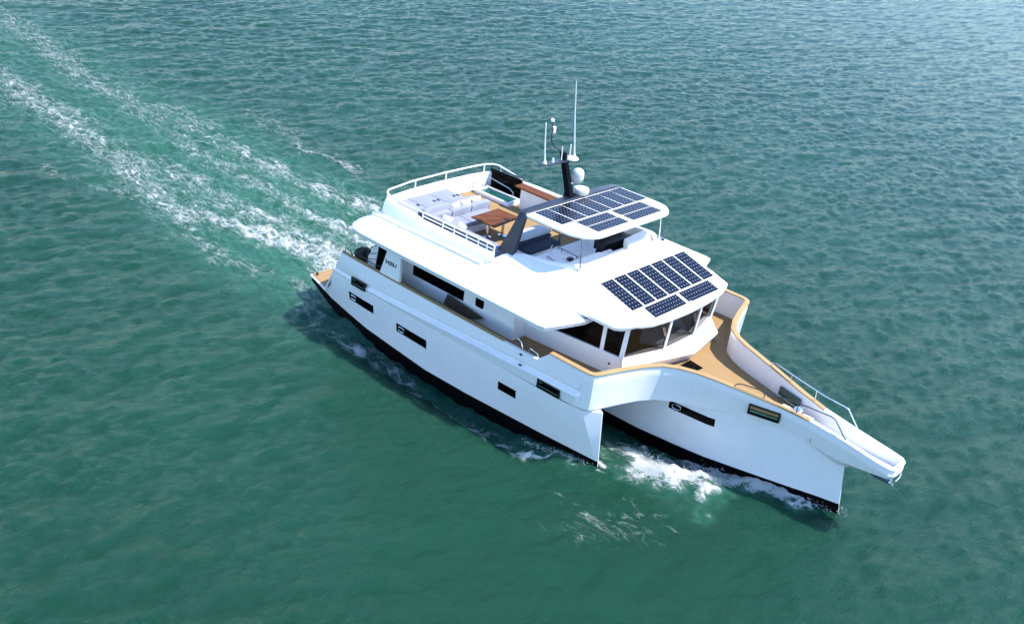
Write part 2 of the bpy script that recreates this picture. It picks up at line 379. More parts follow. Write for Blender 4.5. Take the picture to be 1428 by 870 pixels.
    b.inputs['Specular IOR Level'].default_value = .28; b.inputs['Specular Tint'].default_value = (.58, 1., .84, 1); b.subsurface_method = 'BURLEY'; b.inputs['Subsurface Weight'].default_value = .55; b.inputs['Subsurface Radius'].default_value = (.7, 1.2, 1.1); b.inputs['Subsurface Scale'].default_value = 1.1
    # ripples
    mr = N(t, 'ShaderNodeMapping'); mr.inputs['Scale'].default_value = (1, .36, 1)
    t.links.new(tc.outputs['Object'], mr.inputs[0])
    a1 = N(t, 'ShaderNodeTexNoise'); setin(a1, Scale=4.2, Detail=9., Roughness=.66, Distortion=.4); t.links.new(mr.outputs[0], a1.inputs['Vector'])
    a2 = N(t, 'ShaderNodeTexNoise'); setin(a2, Scale=12., Detail=5., Roughness=.65, Distortion=.3); t.links.new(mr.outputs[0], a2.inputs['Vector'])
    a3 = N(t, 'ShaderNodeTexNoise'); setin(a3, Scale=30., Detail=3., Roughness=.6); t.links.new(mr.outputs[0], a3.inputs['Vector'])
    hgt = math_(t, 'ADD', math_(t, 'MULTIPLY', a1.outputs['Fac'], .066), math_(t, 'MULTIPLY', a2.outputs['Fac'], .070))
    hgt = math_(t, 'ADD', hgt, math_(t, 'MULTIPLY', a3.outputs['Fac'], .034))
    hgt = math_(t, 'ADD', hgt, math_(t, 'MULTIPLY', math_(t, 'MULTIPLY', n1.outputs['Fac'], ca.outputs['Fac']), .16))
    hgt = math_(t, 'ADD', hgt, math_(t, 'MULTIPLY', foamm, .03))
    bp = N(t, 'ShaderNodeBump'); setin(bp, Strength=1., Distance=1.); t.links.new(hgt, bp.inputs['Height']); t.links.new(bp.outputs[0], b.inputs['Normal'])
    me.materials.append(m)
    return ob
build_water()

# ------------------------------------------------------------------ hulls
# bulwark contour: x, half breadth, cap height, lower edge, groove, groove height, inset of the lower edge
BW = [(2.32, 4.47, 2.85, 1.93, .15, 2.04, .0), (3.0, 4.50, 2.85, 1.93, .3, 2.03, 0), (3.9, 4.52, 2.85, 1.93, .6, 2.04, 0), (5.5, 4.54, 2.85, 1.93, .9, 2.10, 0),
      (7.8, 4.55, 2.85, 1.93, 1, 2.20, 0), (10.5, 4.55, 2.85, 1.95, 1, 2.31, 0), (11.93, 4.55, 2.85, 1.98, 1, 2.37, 0),
      (12.42, 4.55, 3.27, 2.0, 1, 2.39, 0), (13.66, 4.55, 3.27, 2.02, 1, 2.42, 0), (13.76, 4.55, 3.27, 2.02, 0, 2.42, 0),
      (13.96, 4.535, 3.265, 2.02, 0, 2.42, .02), (14.10, 4.46, 3.26, 2.02, 0, 2.42, .03), (14.19, 4.30, 3.26, 2.02, 0, 2.42, .04),
      (14.44, 3.45, 3.25, 2.0, 0, 2.4, .06), (14.70, 2.68, 3.23, 1.97, 0, 2.4, .08), (14.98, 2.13, 3.21, 1.94, 0, 2.4, .1), (15.4, 1.77, 3.19, 1.92, 0, 2.4, .14),
      (15.9, 1.53, 3.17, 1.94, 0, 2.4, .15), (16.4, 1.36, 3.14, 2.0, 0, 2.4, .15), (17.5, 1.02, 3.04, 2.14, 0, 2.4, .13), (18.5, .73, 2.93, 2.2, 0, 2.4, .1),
      (19.35, .54, 2.83, 2.2, 0, 2.4, .06), (20.4, .48, 2.70, 2.18, 0, 2.38, .02), (21.6, .48, 2.53, 2.2, 0, 2.35, .02), (21.95, .45, 2.49, 2.19, 0, 2.34, .02), (22.07, .33, 2.47, 2.18, 0, 2.32, .02), (22.10, .16, 2.47, 2.18, 0, 2.32, .02), (22.10, 0, 2.47, 2.18, 0, 2.32, .02)]
TH = .11
def deck_z(x): return lerp(x, [0, 18.6, 19.6, 22.2], [2.35, 2.35, 2.27, 2.22])
def bw_norm(i):
    a = BW[max(i-1, 0)]; b = BW[min(i+1, len(BW)-1)]
    d = Vector((b[0]-a[0], b[1]-a[1])); n = Vector((-d.y, d.x))*1
    n = Vector((d.y*-1, d.x)).normalized()
    if i == len(BW)-1: n = Vector((1, 0))
    return n                                     # outward (positive half)
def bw_ring(i, s):
    x, y, cap, low, g, zg, ins = BW[i]; n = bw_norm(i); R = []
    P = [(0, cap), (.025, cap-.2), (.035, zg+.20), (-.055*g, zg+.06), (-.06*g, zg+.035), (.105*g, zg-.015), (.12*g, zg-.035), (.11*g, zg-.07), (.06*g-ins, low),
         (.06*g-ins-.25, low+.02), (-TH, deck_z(x)-.06), (-TH, cap)]
    if g == 0:
        P[2:8] = [(.025-(.025+ins)*t, (cap-.2)+(low-cap+.2)*t) for t in (.15, .3, .45, .6, .75, .9)]
    for off, z in P:
        if i == len(BW)-1 or y < .2: off = max(off, -.2)
        xs = x-(cap-z)*.45*(1 if i == 0 else 0)-(cap-z)*.12*(1 if i == 1 else 0)
        R.append((xs+n.x*off, (max(y+n.y*off, 0))*s, z))
    return R
for s in (-1, 1):
    mb = MB(); mb.loft([bw_ring(i, s) for i in range(len(BW))], True, True, False); ob = mb.build('bulwark', WHITE, yacht, sharp=24)
def cap_rail(i0, i1, s, mat, name, extra=.022, inn=.01):
    mb = MB(); R = []
    for i in range(i0, i1+1):
        x, y, cap = BW[i][:3]; n = bw_norm(i)
        q = [(extra, cap+.004), (extra, cap+.032), (extra-.015, cap+.042), (-TH-inn+.012, cap+.042), (-TH-inn, cap+.03), (-TH-inn, cap+.004)]
        R.append([(x+n.x*o, max(y+n.y*o, 0)*s, z) for o, z in q])
    mb.loft(R, True, True, True); return mb.build(name, mat, yacht, sharp=40)
for s in (-1, 1):
    cap_rail(0, 5, s, TEAKCAP, 'cap_rail'); cap_rail(7, 21, s, TEAKCAP, 'cap_rail', .045, .035); cap_rail(21, 27, s, WHITE, 'sprit_rail', .03)

def side_hull(s):
    mb = MB(); rings = []
    st = [0., .7, 1.36, 'slant', 2.6, 3.7, 5.3, 7, 9, 10.7, 12.3, 13.0, 'A', 'B']
    for q in st:
        x = {'slant': 1.44, 'A': 13.9, 'B': 14.40}.get(q, q)
        zb = lerp(x, [0, .7, 1.4, 2, 3.7, 5.3, 7, 9, 12.3, 13.5, 14.4], [.80, .66, .52, .42, .26, .16, .10, .12, .2, .22, .2])
        yb = lerp(x, [0, 1.4, 2, 3.7, 5.3, 7, 9, 12.3, 13.5], [3.98, 4.1, 4.15, 4.3, 4.34, 4.42, 4.4, 4.28, 4.2])
        yt = lerp(x, [0, 1.4, 3, 5.5, 8, 13], [4.06, 4.44, 4.53, 4.59, 4.61, 4.60])
        zt = lerp(x, [0, 1.36, 1.38], [.93, .98, 1.94]) if q != 'slant' else 1.94
        lowk = lerp(x, [0, 1.4, 4], [.15, .5, 1])
        P = [(yt, zt), (yt-.01, zt-.2*min(1, zt-zb)), (yb+(yt-yb)*.6, zb+(zt-zb)*.5), (yb, zb), (yb-.03, zb-.012), (yb-.07*lowk, zb-.85*lowk), (3.8, zb-1.2*lowk), (3.5, zb-1.1*lowk), (3.25, zb-.4*lowk), (3.12, zb+(zt-zb)*.5), (3.08, zt)]
        R = []
        for k, (y, z) in enumerate(P):
            xx = x
            if q == 'slant': xx = 1.40+max(0, z-.98)*.46
            if q == 'A':
                t = min(max((1.85-z)/1.65, 0), 1.25)
                if k <= 5: xx = 13.92+.5*t; y = [4.47, 4.46, 4.30, 4.10, 4.09, 4.06][k]
                else: xx = 13.3; y = [3.85, 3.7, 3.6, 3.5, 3.45][k-6]
            if q == 'B':
                t = (1.95-z)/1.75; xx = 14.37+.14*t; y = 4.08-.03*t
                y += .012 if k < 6 else -.012
            R.append((xx, y*s, z))
        rings.append(R)
    mi = [0, 0, 0, 1, 1, 1, 1, 1, 1, 0, 0]
    mb.loft(rings, True, True, True, mi, flip=(s > 0))
    return mb.build('side_hull', [WHITE, BLACK], yacht, sharp=28)
hulls = [side_hull(-1), side_hull(1)]
for s in (-1, 1):
    mb = MB(); mb.prism(sgn_pts([(.06, 3.12), (.06, 4.0), (1.34, 4.36), (1.34, 3.12)], s), lambda x, y: lerp(x, [0, 1.36], [.93, .98])+.004, lambda x, y: lerp(x, [0, 1.36], [.93, .98])+.03)
    p = mb.build('swim_platform', TEAK, yacht)
    mb = MB(); mb.lathe([(.03, 0), (.05, .02), (.035, .09), (.05, .11), (0.01, .12)], (.25, 3.9*s, .96)); mb.build('bollard', RUBBER, yacht)
    mb = MB(); f = lambda z, d: 1.40+(z-.98)*.46-d
    mb.quadslab([(f(1.0, .012), 3.2*s, 1.0), (f(1.0, .012), 4.34*s, 1.0), (f(1.55, .012), 4.36*s, 1.55), (f(1.55, .012), 3.2*s, 1.55)], .03 if s < 0 else -.03)
    mb.build('stern_riser', STEPW, yacht)

def main_hull():
    mb = MB(); rings = []
    xs = [.3, 4, 9, 12, 14, 15.4, 16.4, 17.5, 18.5, 19.2, 19.22, 20.05, 'S']
    for q in xs:
        x = 20.5 if q == 'S' else q
        zt = lerp(x, [0, 14, 15.4, 16.4, 17.5, 18.5, 19.35], [1.95, 1.95, 1.92, 2.0, 2.14, 2.2, 2.2])
        bt = lerp(x, [.3, 4, 12, 14, 15.4, 16.4, 17.5, 18.5, 19.2, 20.05, 20.5], [1.1, 1.4, 1.48, 1.42, 1.29, 1.18, .865, .60, .43, .19, .014])
        bb = lerp(x, [.3, 4, 12, 14, 15.4, 16.4, 17.5, 18.5, 19.2, 20.05, 20.5], [.8, 1.2, 1.3, 1.26, 1.09, .96, .74, .53, .37, .16, .012])
        zb = lerp(x, [.3, 3, 12, 16, 19, 20.7], [.5, .15, .08, .12, .28, .36])
        P = [(bt, zt), (bb+(bt-bb)*.6, zb+(zt-zb)*.5), (bb+(bt-bb)*.08, zb+.12), (bb, zb), (bb-min(.02, bb*.2), zb-.012), (bb*.93, zb-.8), (bb*.3, zb-1.3)]
        P = P+[(-y, z) for y, z in P[::-1]]
        R = []
        for y, z in P:
            xx = x+(0 if q != 'S' else .02+.15*(1.85-z))
            R.append((xx, y, z))
        rings.append(R)
    mi = [0, 0, 0, 1, 1, 1, 1, 1, 1, 1, 0, 0, 0, 0]
    mb.loft(rings, True, True, True, mi)
    # underside of the bowsprit
    R = []
    for x, y, z in ((19.0, .40, 1.9), (20.4, .46, 1.72), (21.4, .46, 1.96), (21.95, .43, 2.09), (22.06, .32, 2.14)):
        R.append([(x, y, 2.2), (x, y-.03, 2.2-(2.2-z)*.45), (x, y*.45, z), (x, -y*.45, z), (x, -y+.03, 2.2-(2.2-z)*.45), (x, -y, 2.2)])
    mb.loft(R, True, True, True)
    return mb.build('main_hull', [WHITE, BLACK], yacht, sharp=20)
mhull = main_hull()

# crossdeck and teak decks, following the inside of the bulwark
inner = []
for i in range(2, len(BW)):
    n = bw_norm(i); x, y = BW[i][:2]
    inner.append((x-n.x*(TH-.02), max(y-n.y*(TH-.02), 0)))
mb = MB()
low = [(BW[i][0]-.1, BW[i][1]-.2) for i in range(0, 17)]
poly = [(2.0, -4.3)]+[(x, -y) for x, y in low[1:]]+[(x, y) for x, y in low[1:]][::-1]+[(2.0, 4.3)]
mb.prism(poly, 1.9, 2.33); mb.build('bridge_deck', WHITE, yacht)
mb = MB()
ia = [p for p in inner if p[0] <= 19.4]
poly = [(2.3, -4.38)]+[(x, -y) for x, y in ia]+[(x, y) for x, y in ia][::-1]+[(2.3, 4.38)]
mb.prism(poly, lambda x, y: deck_z(x)-.03, lambda x, y: deck_z(x)); mb.build('main_deck', TEAK, yacht)
mb = MB()
ib = [(19.37, .43)]+[p for p in inner if p[0] > 19.4 and p[1] > .01]
poly = [(x, -y) for x, y in ib]+[(x, y) for x, y in ib][::-1]
mb.prism(poly, lambda x, y: deck_z(x)-.03, lambda x, y: deck_z(x)); mb.build('sprit_floor', OFFW, yacht)

# hull windows: black glass with an oval opening light
def hull_y(z, x):      # outer breadth of the side hull below the crease
    yb = lerp(x, [0, 1.4, 2, 3.7, 5.3, 7, 9, 12.3, 13.5], [3.98, 4.1, 4.15, 4.3, 4.34, 4.42, 4.4, 4.28, 4.2])
    yt = lerp(x, [0, 1.4, 3, 5.5, 8, 13], [4.06, 4.44, 4.53, 4.59, 4.61, 4.60])
    zb = lerp(x, [0, .7, 1.4, 2, 3.7, 5.3, 7, 9, 12.3, 13.5, 14.4], [.80, .66, .52, .42, .26, .16, .10, .12, .2, .22, .2])
    zt = 1.94; ym = yb+(yt-yb)*.6; zm = zb+(zt-zb)*.5
    return lerp(z, [zb, zm, zt-.2, zt], [yb, ym, yt-.01, yt])
def main_y(z, x):
    zt = lerp(x, [0, 14, 15.4, 16.4, 17.5, 18.5, 19.35], [1.95, 1.95, 1.92, 2.0, 2.14, 2.2, 2.2])
    bt = lerp(x, [14, 15.4, 16.4, 17.5, 18.5, 19.2], [1.42, 1.29, 1.2, .89, .62, .44]); bb = lerp(x, [14, 15.4, 16.4, 17.5, 18.5, 19.2], [1.26, 1.09, .96, .74, .53, .37])
    zb = lerp(x, [.3, 3, 12, 16, 19], [.5, .15, .08, .12, .28])
    zm = zb+(zt-zb)*.5
    return lerp(z, [zb+.12, zm, zt], [bb+(bt-bb)*.08, bb+(bt-bb)*.6, bt])
def oval(c, rx, rz, fn, s, r=.014):
    P = []
    for k in range(25):
        a = 2*math.pi*k/24; ca, sa = math.cos(a), math.sin(a)
        x = c[0]+rx*math.copysign(abs(ca)**.6, ca); z = c[1]+rz*math.copysign(abs(sa)**.6, sa)
        P.append((x, (fn(z, x)+.018)*s, z))
    return P
from mathutils.bvhtree import BVHTree
def surf(ob):
    off = world_loc(ob); b = BVHTree.FromPolygons([tuple(v.co+off) for v in ob.data.vertices], [tuple(p.vertices) for p in ob.data.polygons])
    def fn(z, x):
        h = b.ray_cast(Vector((x, 9, z)), Vector((0, -1, 0)))
        return h[0].y if h[0] is not None else 0
    return fn
def hull_window(x0, x1, z0, z1, fn, s, parent, port=True, slope=0.):
    mb = MB(); n = 14; front = []; back = []
    for k in range(n+1):
        x = x0+(x1-x0)*k/n; dz = slope*k/n
        front.append([(x, (fn(z, x)+.012)*s, z) for z in np.linspace(z0+dz, z1+dz, 7)])
        back.append([(x, (fn(z, x)-.05)*s, z) for z in np.linspace(z1+dz, z0+dz, 7)])
    mb.loft([f+b for f, b in zip(front, back)], True, True, True)
    w = mb.build('window', GLASSB, parent, sharp=40)
    if port:
        m2 = MB(); m2.tube(oval((x0+.27, (z0+z1)/2+.0), .15, .085, fn, s), .014, 6)
        m2.build('opening_port', CHROME, w)
sh_fn = surf(hulls[1]); mh_fn = surf(mhull)
for s, h in ((-1, hulls[0]), (1, hulls[1])):
    hull_window(2.80, 4.22, 1.14, 1.47, sh_fn, s, h); hull_window(5.50, 7.07, 1.01, 1.34, sh_fn, s, h); hull_window(10.48, 11.25, 1.05, 1.36, sh_fn, s, h, False)
    hull_window(15.02, 16.62, 1.42, 1.70, mh_fn, s, mhull, True, .0)
# framed fairlead openings high in the topsides
def fairlead(x0, x1, z0, z1, y0, y1, s, wood=False):
    mb = MB(); t = .035
    P = lambda x, z, o: (x, (lerp(x, [x0, x1], [y0, y1])+o)*s, z)
    def bar(xa, xb, za, zb, o0, o1, mi=0):
        mb.add([P(xa, za, o0), P(xb, za, o0), P(xb, zb, o0), P(xa, zb, o0), P(xa, za, o1), P(xb, za, o1), P(xb, zb, o1), P(xa, zb, o1)],
               [(3, 2, 1, 0), (4, 5, 6, 7), (0, 1, 5, 4), (1, 2, 6, 5), (2, 3, 7, 6), (3, 0, 4, 7)], mi)
    bar(x0, x1, z0, z0+t, -.02, .055); bar(x0, x1, z1-t, z1, -.02, .055); bar(x0, x0+t, z0+t, z1-t, -.02, .053); bar(x1-t, x1, z0+t, z1-t, -.02, .053)
    f = mb.build('fairlead_frame', FRAMEK, yacht)
    mb = MB(); bar2 = mb
    def b2(xa, xb, za, zb, o0, o1, mi):
        mb.add([P(xa, za, o0), P(xb, za, o0), P(xb, zb, o0), P(xa, zb, o0), P(xa, za, o1), P(xb, za, o1), P(xb, zb, o1), P(xa, zb, o1)],
               [(3, 2, 1, 0), (4, 5, 6, 7), (0, 1, 5, 4), (1, 2, 6, 5), (2, 3, 7, 6), (3, 0, 4, 7)], mi)
    b2(x0+t, x1-t, z0+t, z1-t, -.15, .03, 0)
    h = z1-z0
    b2(x0+t*1.5, x1-t*1.5, z0+h*.26, z0+(h*.46 if wood else h*.33), -.0, .042, 1)
    if wood: b2(x0+t*1.2, x1-t*1.2, z0+h*.56, z0+h*.84, -.0, .038, 2)
    else: b2(x0+t*1.6, x0+.2, z0+h*.66, z0+h*.76, -.0, .038, 1)
    mb.build('fairlead_roller', [GLASSB, CHROME, TAN], f)
    mb = MB(); b2 = lambda xa, xb, za, zb, o0, o1: mb.add([P(xa, za, o0), P(xb, za, o0), P(xb, zb, o0), P(xa, zb, o0), P(xa, za, o1), P(xb, za, o1), P(xb, zb, o1), P(xa, zb, o1)], [(3, 2, 1, 0), (4, 5, 6, 7), (0, 1, 5, 4), (1, 2, 6, 5), (2, 3, 7, 6), (3, 0, 4, 7)])
    b2(x0+t, x1-t, z0+t, z1-t, -.24, -.151); mb.build('fairlead_pane', TEALG, f)
for s in (-1, 1):
    fairlead(12.16, 13.08, 2.02, 2.32, 4.64, 4.645, s); fairlead(3.07, 3.83, 1.90, 2.20, 4.57, 4.585, s); fairlead(17.58, 18.52, 2.42, 2.76, 1.025, .745, s, True)
# small dark drain fittings
for x, z in ((11.25, 2.72), (11.27, 2.36)):
    mb = MB(); mb.box(x, x+.1, -4.615, -4.56, z, z+.045); mb.build('drain_fitting', RUBBER, yacht, bevel=.01)
mb = MB(); mb.tube([(19.55, -.53, 2.72), (19.53, -.50, 2.42), (19.50, -.475, 2.16)], .011, 6); mb.build('bow_wire', CHROME, yacht)

# ------------------------------------------------------------------ deckhouse
mb = MB(); mb.box(4.45, 10.05, -3.6, 3.6, 2.33, 4.05)
house = mb.build('deckhouse', WHITE, yacht, bevel=.04)
for s in (-1, 1):
    mb = MB(); mb.box(5.18, 7.72, *sorted((3.595*s, 3.61*s)), 2.86, 3.26); mb.build('window', GLASSB, house, bevel=.004)
    mb = MB(); mb.prism([(8.28, 2.96), (8.34, 2.93), (8.60, 2.93), (8.66, 2.98), (8.66, 3.24), (8.62, 3.28), (8.32, 3.28), (8.28, 3.24)], 0, 0)
    mb.v = [(a, (3.61 if i < 8 else 3.59)*s, b) for i, (a, b, c) in enumerate(mb.v)]
    mb.build('window', GLASSB, house)
    mb = MB()
    P = [(4.36, 2.74), (5.44, 2.80), (5.43, 4.02), (4.80, 4.02)]
    mb.add([(x, 4.50*s, z) for x, z in P]+[(x, 4.38*s, z) for x, z in P], [(0, 1, 2, 3), (7, 6, 5, 4)]+[(i, 4+i, 4+(i+1) % 4, (i+1) % 4) for i in range(4)])
    fin = mb.build('side_fin', WHITE, house, bevel=.02)
    if s < 0:
        cu = bpy.data.curves.new('lettering', 'FONT'); cu.body = "LEEN'"; cu.size = .27; cu.shear = -.28; cu.extrude = .004; cu.offset = .006; cu.space_character = 1.08
        tmp = bpy.data.objects.new('tmp', cu); COL.objects.link(tmp); dg = bpy.context.evaluated_depsgraph_get()
        me = bpy.data.meshes.new_from_object(tmp.evaluated_get(dg)); bpy.data.objects.remove(tmp)
        wmax = max(v.co.x for v in me.vertices)
        for v in me.vertices:                       # the photo is a mirror image: the word runs from right to left
            a, b, c = v.co; v.co = (5.24-a*.56/wmax, -4.51-c, 3.36+b*.72)
        me.flip_normals(); me.materials.append(RUBBER)
        lo = bpy.data.objects.new('lettering', me); COL.objects.link(lo); lo.parent = fin; lo.location = Vector((0, 0, 0))-world_loc(fin)

# pilothouse: low walls, posts, glass
base = [(10.05, -2.96), (13.72, -2.60), (14.06, -2.0), (14.16, -.86), (14.16, .86), (14.06, 2.0), (13.72, 2.60), (10.05, 2.96)]
basew = [(10.05, -2.96), (13.72, -2.60), (14.16, -.86), (14.16, .86), (13.72, 2.60), (10.05, 2.96)]
SILL = lambda x, y: lerp(x, [10, 13.7], [3.02, 3.07])
mb = MB(); mb.prism(basew, 2.33, SILL); pilot = mb.build('pilothouse', WHITE, yacht, bevel=.02)
mb = MB()   # raised nose in front of the windscreen, undercut on the near side
A = [(13.75, -2.58, 3.04), (14.19, -.86, 3.05), (14.19, .86, 3.05), (13.78, 2.58, 3.04)]
B = [(13.80, -2.58, 2.70), (14.36, -1.0, 2.78), (14.66, .35, 2.72), (14.22, 2.52, 2.62)]
Cc = [(13.72, -2.50, 2.34), (14.05, -1.0, 2.34), (14.42, .55, 2.34), (14.12, 2.48, 2.34)]
D = [(13.5, -2.4, 2.34), (13.6, -.9, 2.34), (13.6, .9, 2.34), (13.5, 2.4, 2.34)]; E_ = [(13.5, -2.4, 3.04), (13.6, -.9, 3.05), (13.6, .9, 3.05), (13.5, 2.4, 3.04)]
mb.loft([[a, b, c, d, e] for a, b, c, d, e in zip(A, B, Cc, D, E_)], True, True, True); mb.build('nose_fairing', WHITE, pilot, bevel=.03, sharp=25)
TOPZ = 4.2
corners = [((13.72, -2.60), (13.84, -2.66)), ((14.16, -.86), (14.26, -.88)), ((14.16, .86), (14.26, .88)), ((13.72, 2.60), (13.84, 2.66))]
for (a, b), (c, d) in corners:
    mb = MB(); w = .075 if abs(b) > 2 else .055
    ang = math.atan2(b, 1.4 if abs(b) > 2 else 6)
    R = []
    for (x, y, z) in ((a, b, 3.0), (c, d, TOPZ)):
        t = Vector((-math.sin(ang), math.cos(ang))); n = Vector((math.cos(ang), math.sin(ang)))
        R.append([(x+t.x*i*w+n.x*j, y+t.y*i*w+n.y*j, z) for i, j in ((-1, -.05), (1, -.05), (1, .03), (-1, .03))])
    mb.loft(R, True, True, True); mb.build('window_post', WHITE, pilot, bevel=.012)
def pane(p0, p1, t0, t1, mat, inset=.06):
    a = Vector((*p0, 3.065)); b = Vector((*p1, 3.065)); c = Vector((*t1, TOPZ)); d = Vector((*t0, TOPZ))
    u = (b-a).normalized()*inset
    mb = MB(); mb.quadslab([a+u, b-u, c-u, d+u], .012); return mb.build('windscreen' if mat is TINT else 'side_window', mat, pilot)
for i in range(3): pane(corners[i][0], corners[i+1][0], corners[i][1], corners[i+1][1], TINT)
for s in (-1, 1):
    side = lambda x: 2.96-(x-10.05)*(.36/3.67)
    for x0, x1 in ((10.7, 12.92), (13.06, 13.66)):
        mb = MB(); P = [(x0, (side(x0)+.0)*s, 3.07+.012*(x0-10)), (x1, side(x1)*s, 3.07+.012*(x1-10)), (x1+.06, (side(x1)+.03)*s, TOPZ), (x0, (side(x0)+.03)*s, TOPZ)]
        mb.quadslab(P if s < 0 else P[::-1], .02); mb.build('side_window', GLASSB, pilot)
    mb = MB(); mb.loft([[(12.92, (side(13)+.012)*s, 3.03), (13.06, (side(13)+.0)*s, 3.03), (13.06, (side(13)-.1)*s, 3.03), (12.92, (side(13)-.1)*s, 3.03)],
                        [(12.96, (side(13)+.045)*s, TOPZ), (13.10, (side(13)+.03)*s, TOPZ), (13.10, (side(13)-.1)*s, TOPZ), (12.96, (side(13)-.1)*s, TOPZ)]], True, True, True); mb.build('window_post', WHITE, pilot)
    mb = MB(); mb.box(10.05, 10.7, *sorted((2.86*s, 2.95*s)), 3.0, 4.1); mb.build('wall_panel', WHITE, pilot)
    mb = MB(); mb.lathe([(.035, 0), (.035, .02), (.01, .03)], (0, 0, 0), 12); mb.v = [(13.35+x, -(2.64+z)*1 if s < 0 else (2.64+z), 2.72+y) for x, y, z in mb.v]; mb.build('deck_light', RUBBER, pilot)
# inside the wheelhouse: dashboard, bulkhead, dark floor
DARK = paint('dark_interior_trim', (.012, .011, .009), .7, .2)
GREYD = paint('grey_dashboard_vinyl', (.30, .31, .36), .8, .06)
mb = MB(); mb.box(12.1, 12.2, -2.6, 2.6, 3.07, 4.15); mb.build('interior_bulkhead', DARK, pilot)
mb = MB(); mb.prism([(12.2, -2.6), (13.55, -2.5), (13.98, -.8), (13.98, .8), (13.55, 2.5), (12.2, 2.6)], 3.075, 3.09); mb.build('interior_floor', DARK, pilot)
mb = MB(); mb.prism([(13.5, -1.35), (13.98, -1.0), (14.04, .78), (13.1, .85), (13.0, -.45)], 3.095, lambda x, y: lerp(x, [13, 14], [3.78, 3.15])); mb.build('dashboard', GREYD, pilot, bevel=.03)
mb = MB(); mb.box(12.9, 13.2, 1.2, 1.8, 3.09, 3.75); mb.build('helm_chair', DARK, pilot, bevel=.06)
# wipers hang from the brow in front of the glass
for y in (-1.05, .70):
    mb = MB(); mb.tube([(14.30, y-.35, 4.05), (14.26, y-.05, 3.62)], .012, 6); mb.tube([(14.32, y-.29, 4.05), (14.27, y+.0, 3.60)], .010, 6)
    w = mb.build('wiper_arm', CHROME, pilot)
    mb = MB(); mb.tube([(14.25, y-.02, 3.62), (14.22, y+.0, 3.22)], .02, 6); mb.build('wiper_blade', RUBBER, w)

# ------------------------------------------------------------------ upper deck roof
def edge_plate():
    half = [(2.30, 0), (2.32, -2.0), (2.38, -3.0), (2.52, -3.9), (2.72, -4.4), (3.05, -4.66), (3.6, -4.74), (6, -4.76), (9, -4.76), (11.9, -4.74), (12.14, -4.68), (12.22, -4.5), (12.4, -4.0), (12.64, -3.2)]
    poly = half+[(12.64, 0)]+[(x, -y) for x, y in half[1:]][::-1]
    def tz(x, y): return 4.14
    full = half+[(12.60, -1.5), (12.60, 1.5)]+[(x, -y) for x, y in half[1:]][::-1]
    c = (8, 0)
    def ring(k, f, z): return [(c[0]+(x-c[0])*(1-k*.0)-(0), y, z) for x, y in full]
    mb = MB(); n = len(full)
    def inset(d):
        P = [Vector(p) for p in full]; out = []
        for i in range(n):
            a, b_, cc = P[i-1], P[i], P[(i+1) % n]
            t = ((b_-a).normalized()+(cc-b_).normalized()).normalized(); nn = Vector((-t.y, t.x))
            out.append(b_+nn*d)
        return out
    # polygon runs counter-clockwise? near side first (y<0, x rising): interior is to the left
    R = []
    for d, dz in ((.06, 0), (.018, -.012), (0, -.05), (.03, -.115), (.06, -.12), (.07, -.2), (.5, -.2)):
        R.append([(p.x, p.y, tz(p.x, p.y)+dz) for p in inset(d)])
    mb.loft(R, True, False, False)
    bot = R[-1]; o = len(mb.v)
    mb.v += bot; mb.f.append(tuple(range(o, o+n))[::-1]); mb.mi.append(0)
    # sloping top between the edge and the foot of the coaming / brow
    ring = R[0]; half_n = len(half)
    inn = [(2.62, 0, 4.27), (2.62, -2.0, 4.27), (2.72, -2.8, 4.30), (2.86, -3.15, 4.36), (2.98, -3.35, 4.42), (3.14, -3.42, 4.46), (3.45, -3.46, 4.49), (6, -3.46, 4.49), (8.2, -3.46, 4.49), (8.36, -3.57, 4.476), (8.8, -3.58, 4.48), (11.3, -3.42, 4.41), (11.7, -3.38, 4.395), (11.95, -3.34, 4.385), (12.2, -3.29, 4.37), (12.60, -3.20, 4.355)]
    out = [ring[i] for i in range(half_n)]
    for sg in (-1, 1):
        A_ = [(x, y*-sg if y else 0, z) for x, y, z in out]; B_ = [(x, y*-sg if y else 0, z) for x, y, z in inn]
        C_ = [(x, y*.9, 4.14) for x, y, z in B_]
        k4 = [[tuple(np.array(a_)*(1-t)+np.array(b_)*t) for t in (0, .25, .5, .75, 1)]+[c_] for a_, b_, c_ in zip(A_, B_, C_)]
        mb.loft(k4, False)
    return mb.build('upper_deck', WHITE, yacht, sharp=24)
updeck = edge_plate()

# brow: ring A (foot of the coaming lip) to ring B (eave), height from a front slope and side slopes
def rs(P, n):    # resample polyline evenly
    P = [Vector(p) for p in P]; L = [0]
    for a, b in zip(P[:-1], P[1:]): L.append(L[-1]+(b-a).length)
    return [tuple(Vector((np.interp(t, L, [p[k] for p in P]) for k in range(len(P[0]))))) for t in np.linspace(0, L[-1], n)]
Ah = [(8.85, -2.98), (9.5, -2.80), (10.3, -2.70), (10.8, -2.58), (11.1, -2.42), (11.35, -2.12), (11.52, -1.75), (11.68, -1.15), (11.76, -.5), (11.78, 0)]
Bh = [(8.30, -3.60), (9.4, -3.55), (10.8, -3.45), (12.0, -3.33), (12.64, -3.22), (13.3, -3.16), (13.7, -3.05), (13.95, -2.85), (14.15, -2.5), (14.28, -2.0), (14.36, -1.2), (14.39, -.5), (14.4, 0)]
def full_(Hf, n):
    h = rs(Hf, n); return h+[(x, -y) for x, y in h[:-1]][::-1]
NA = 40
Ar, Br = full_(Ah, NA), full_(Bh, NA)
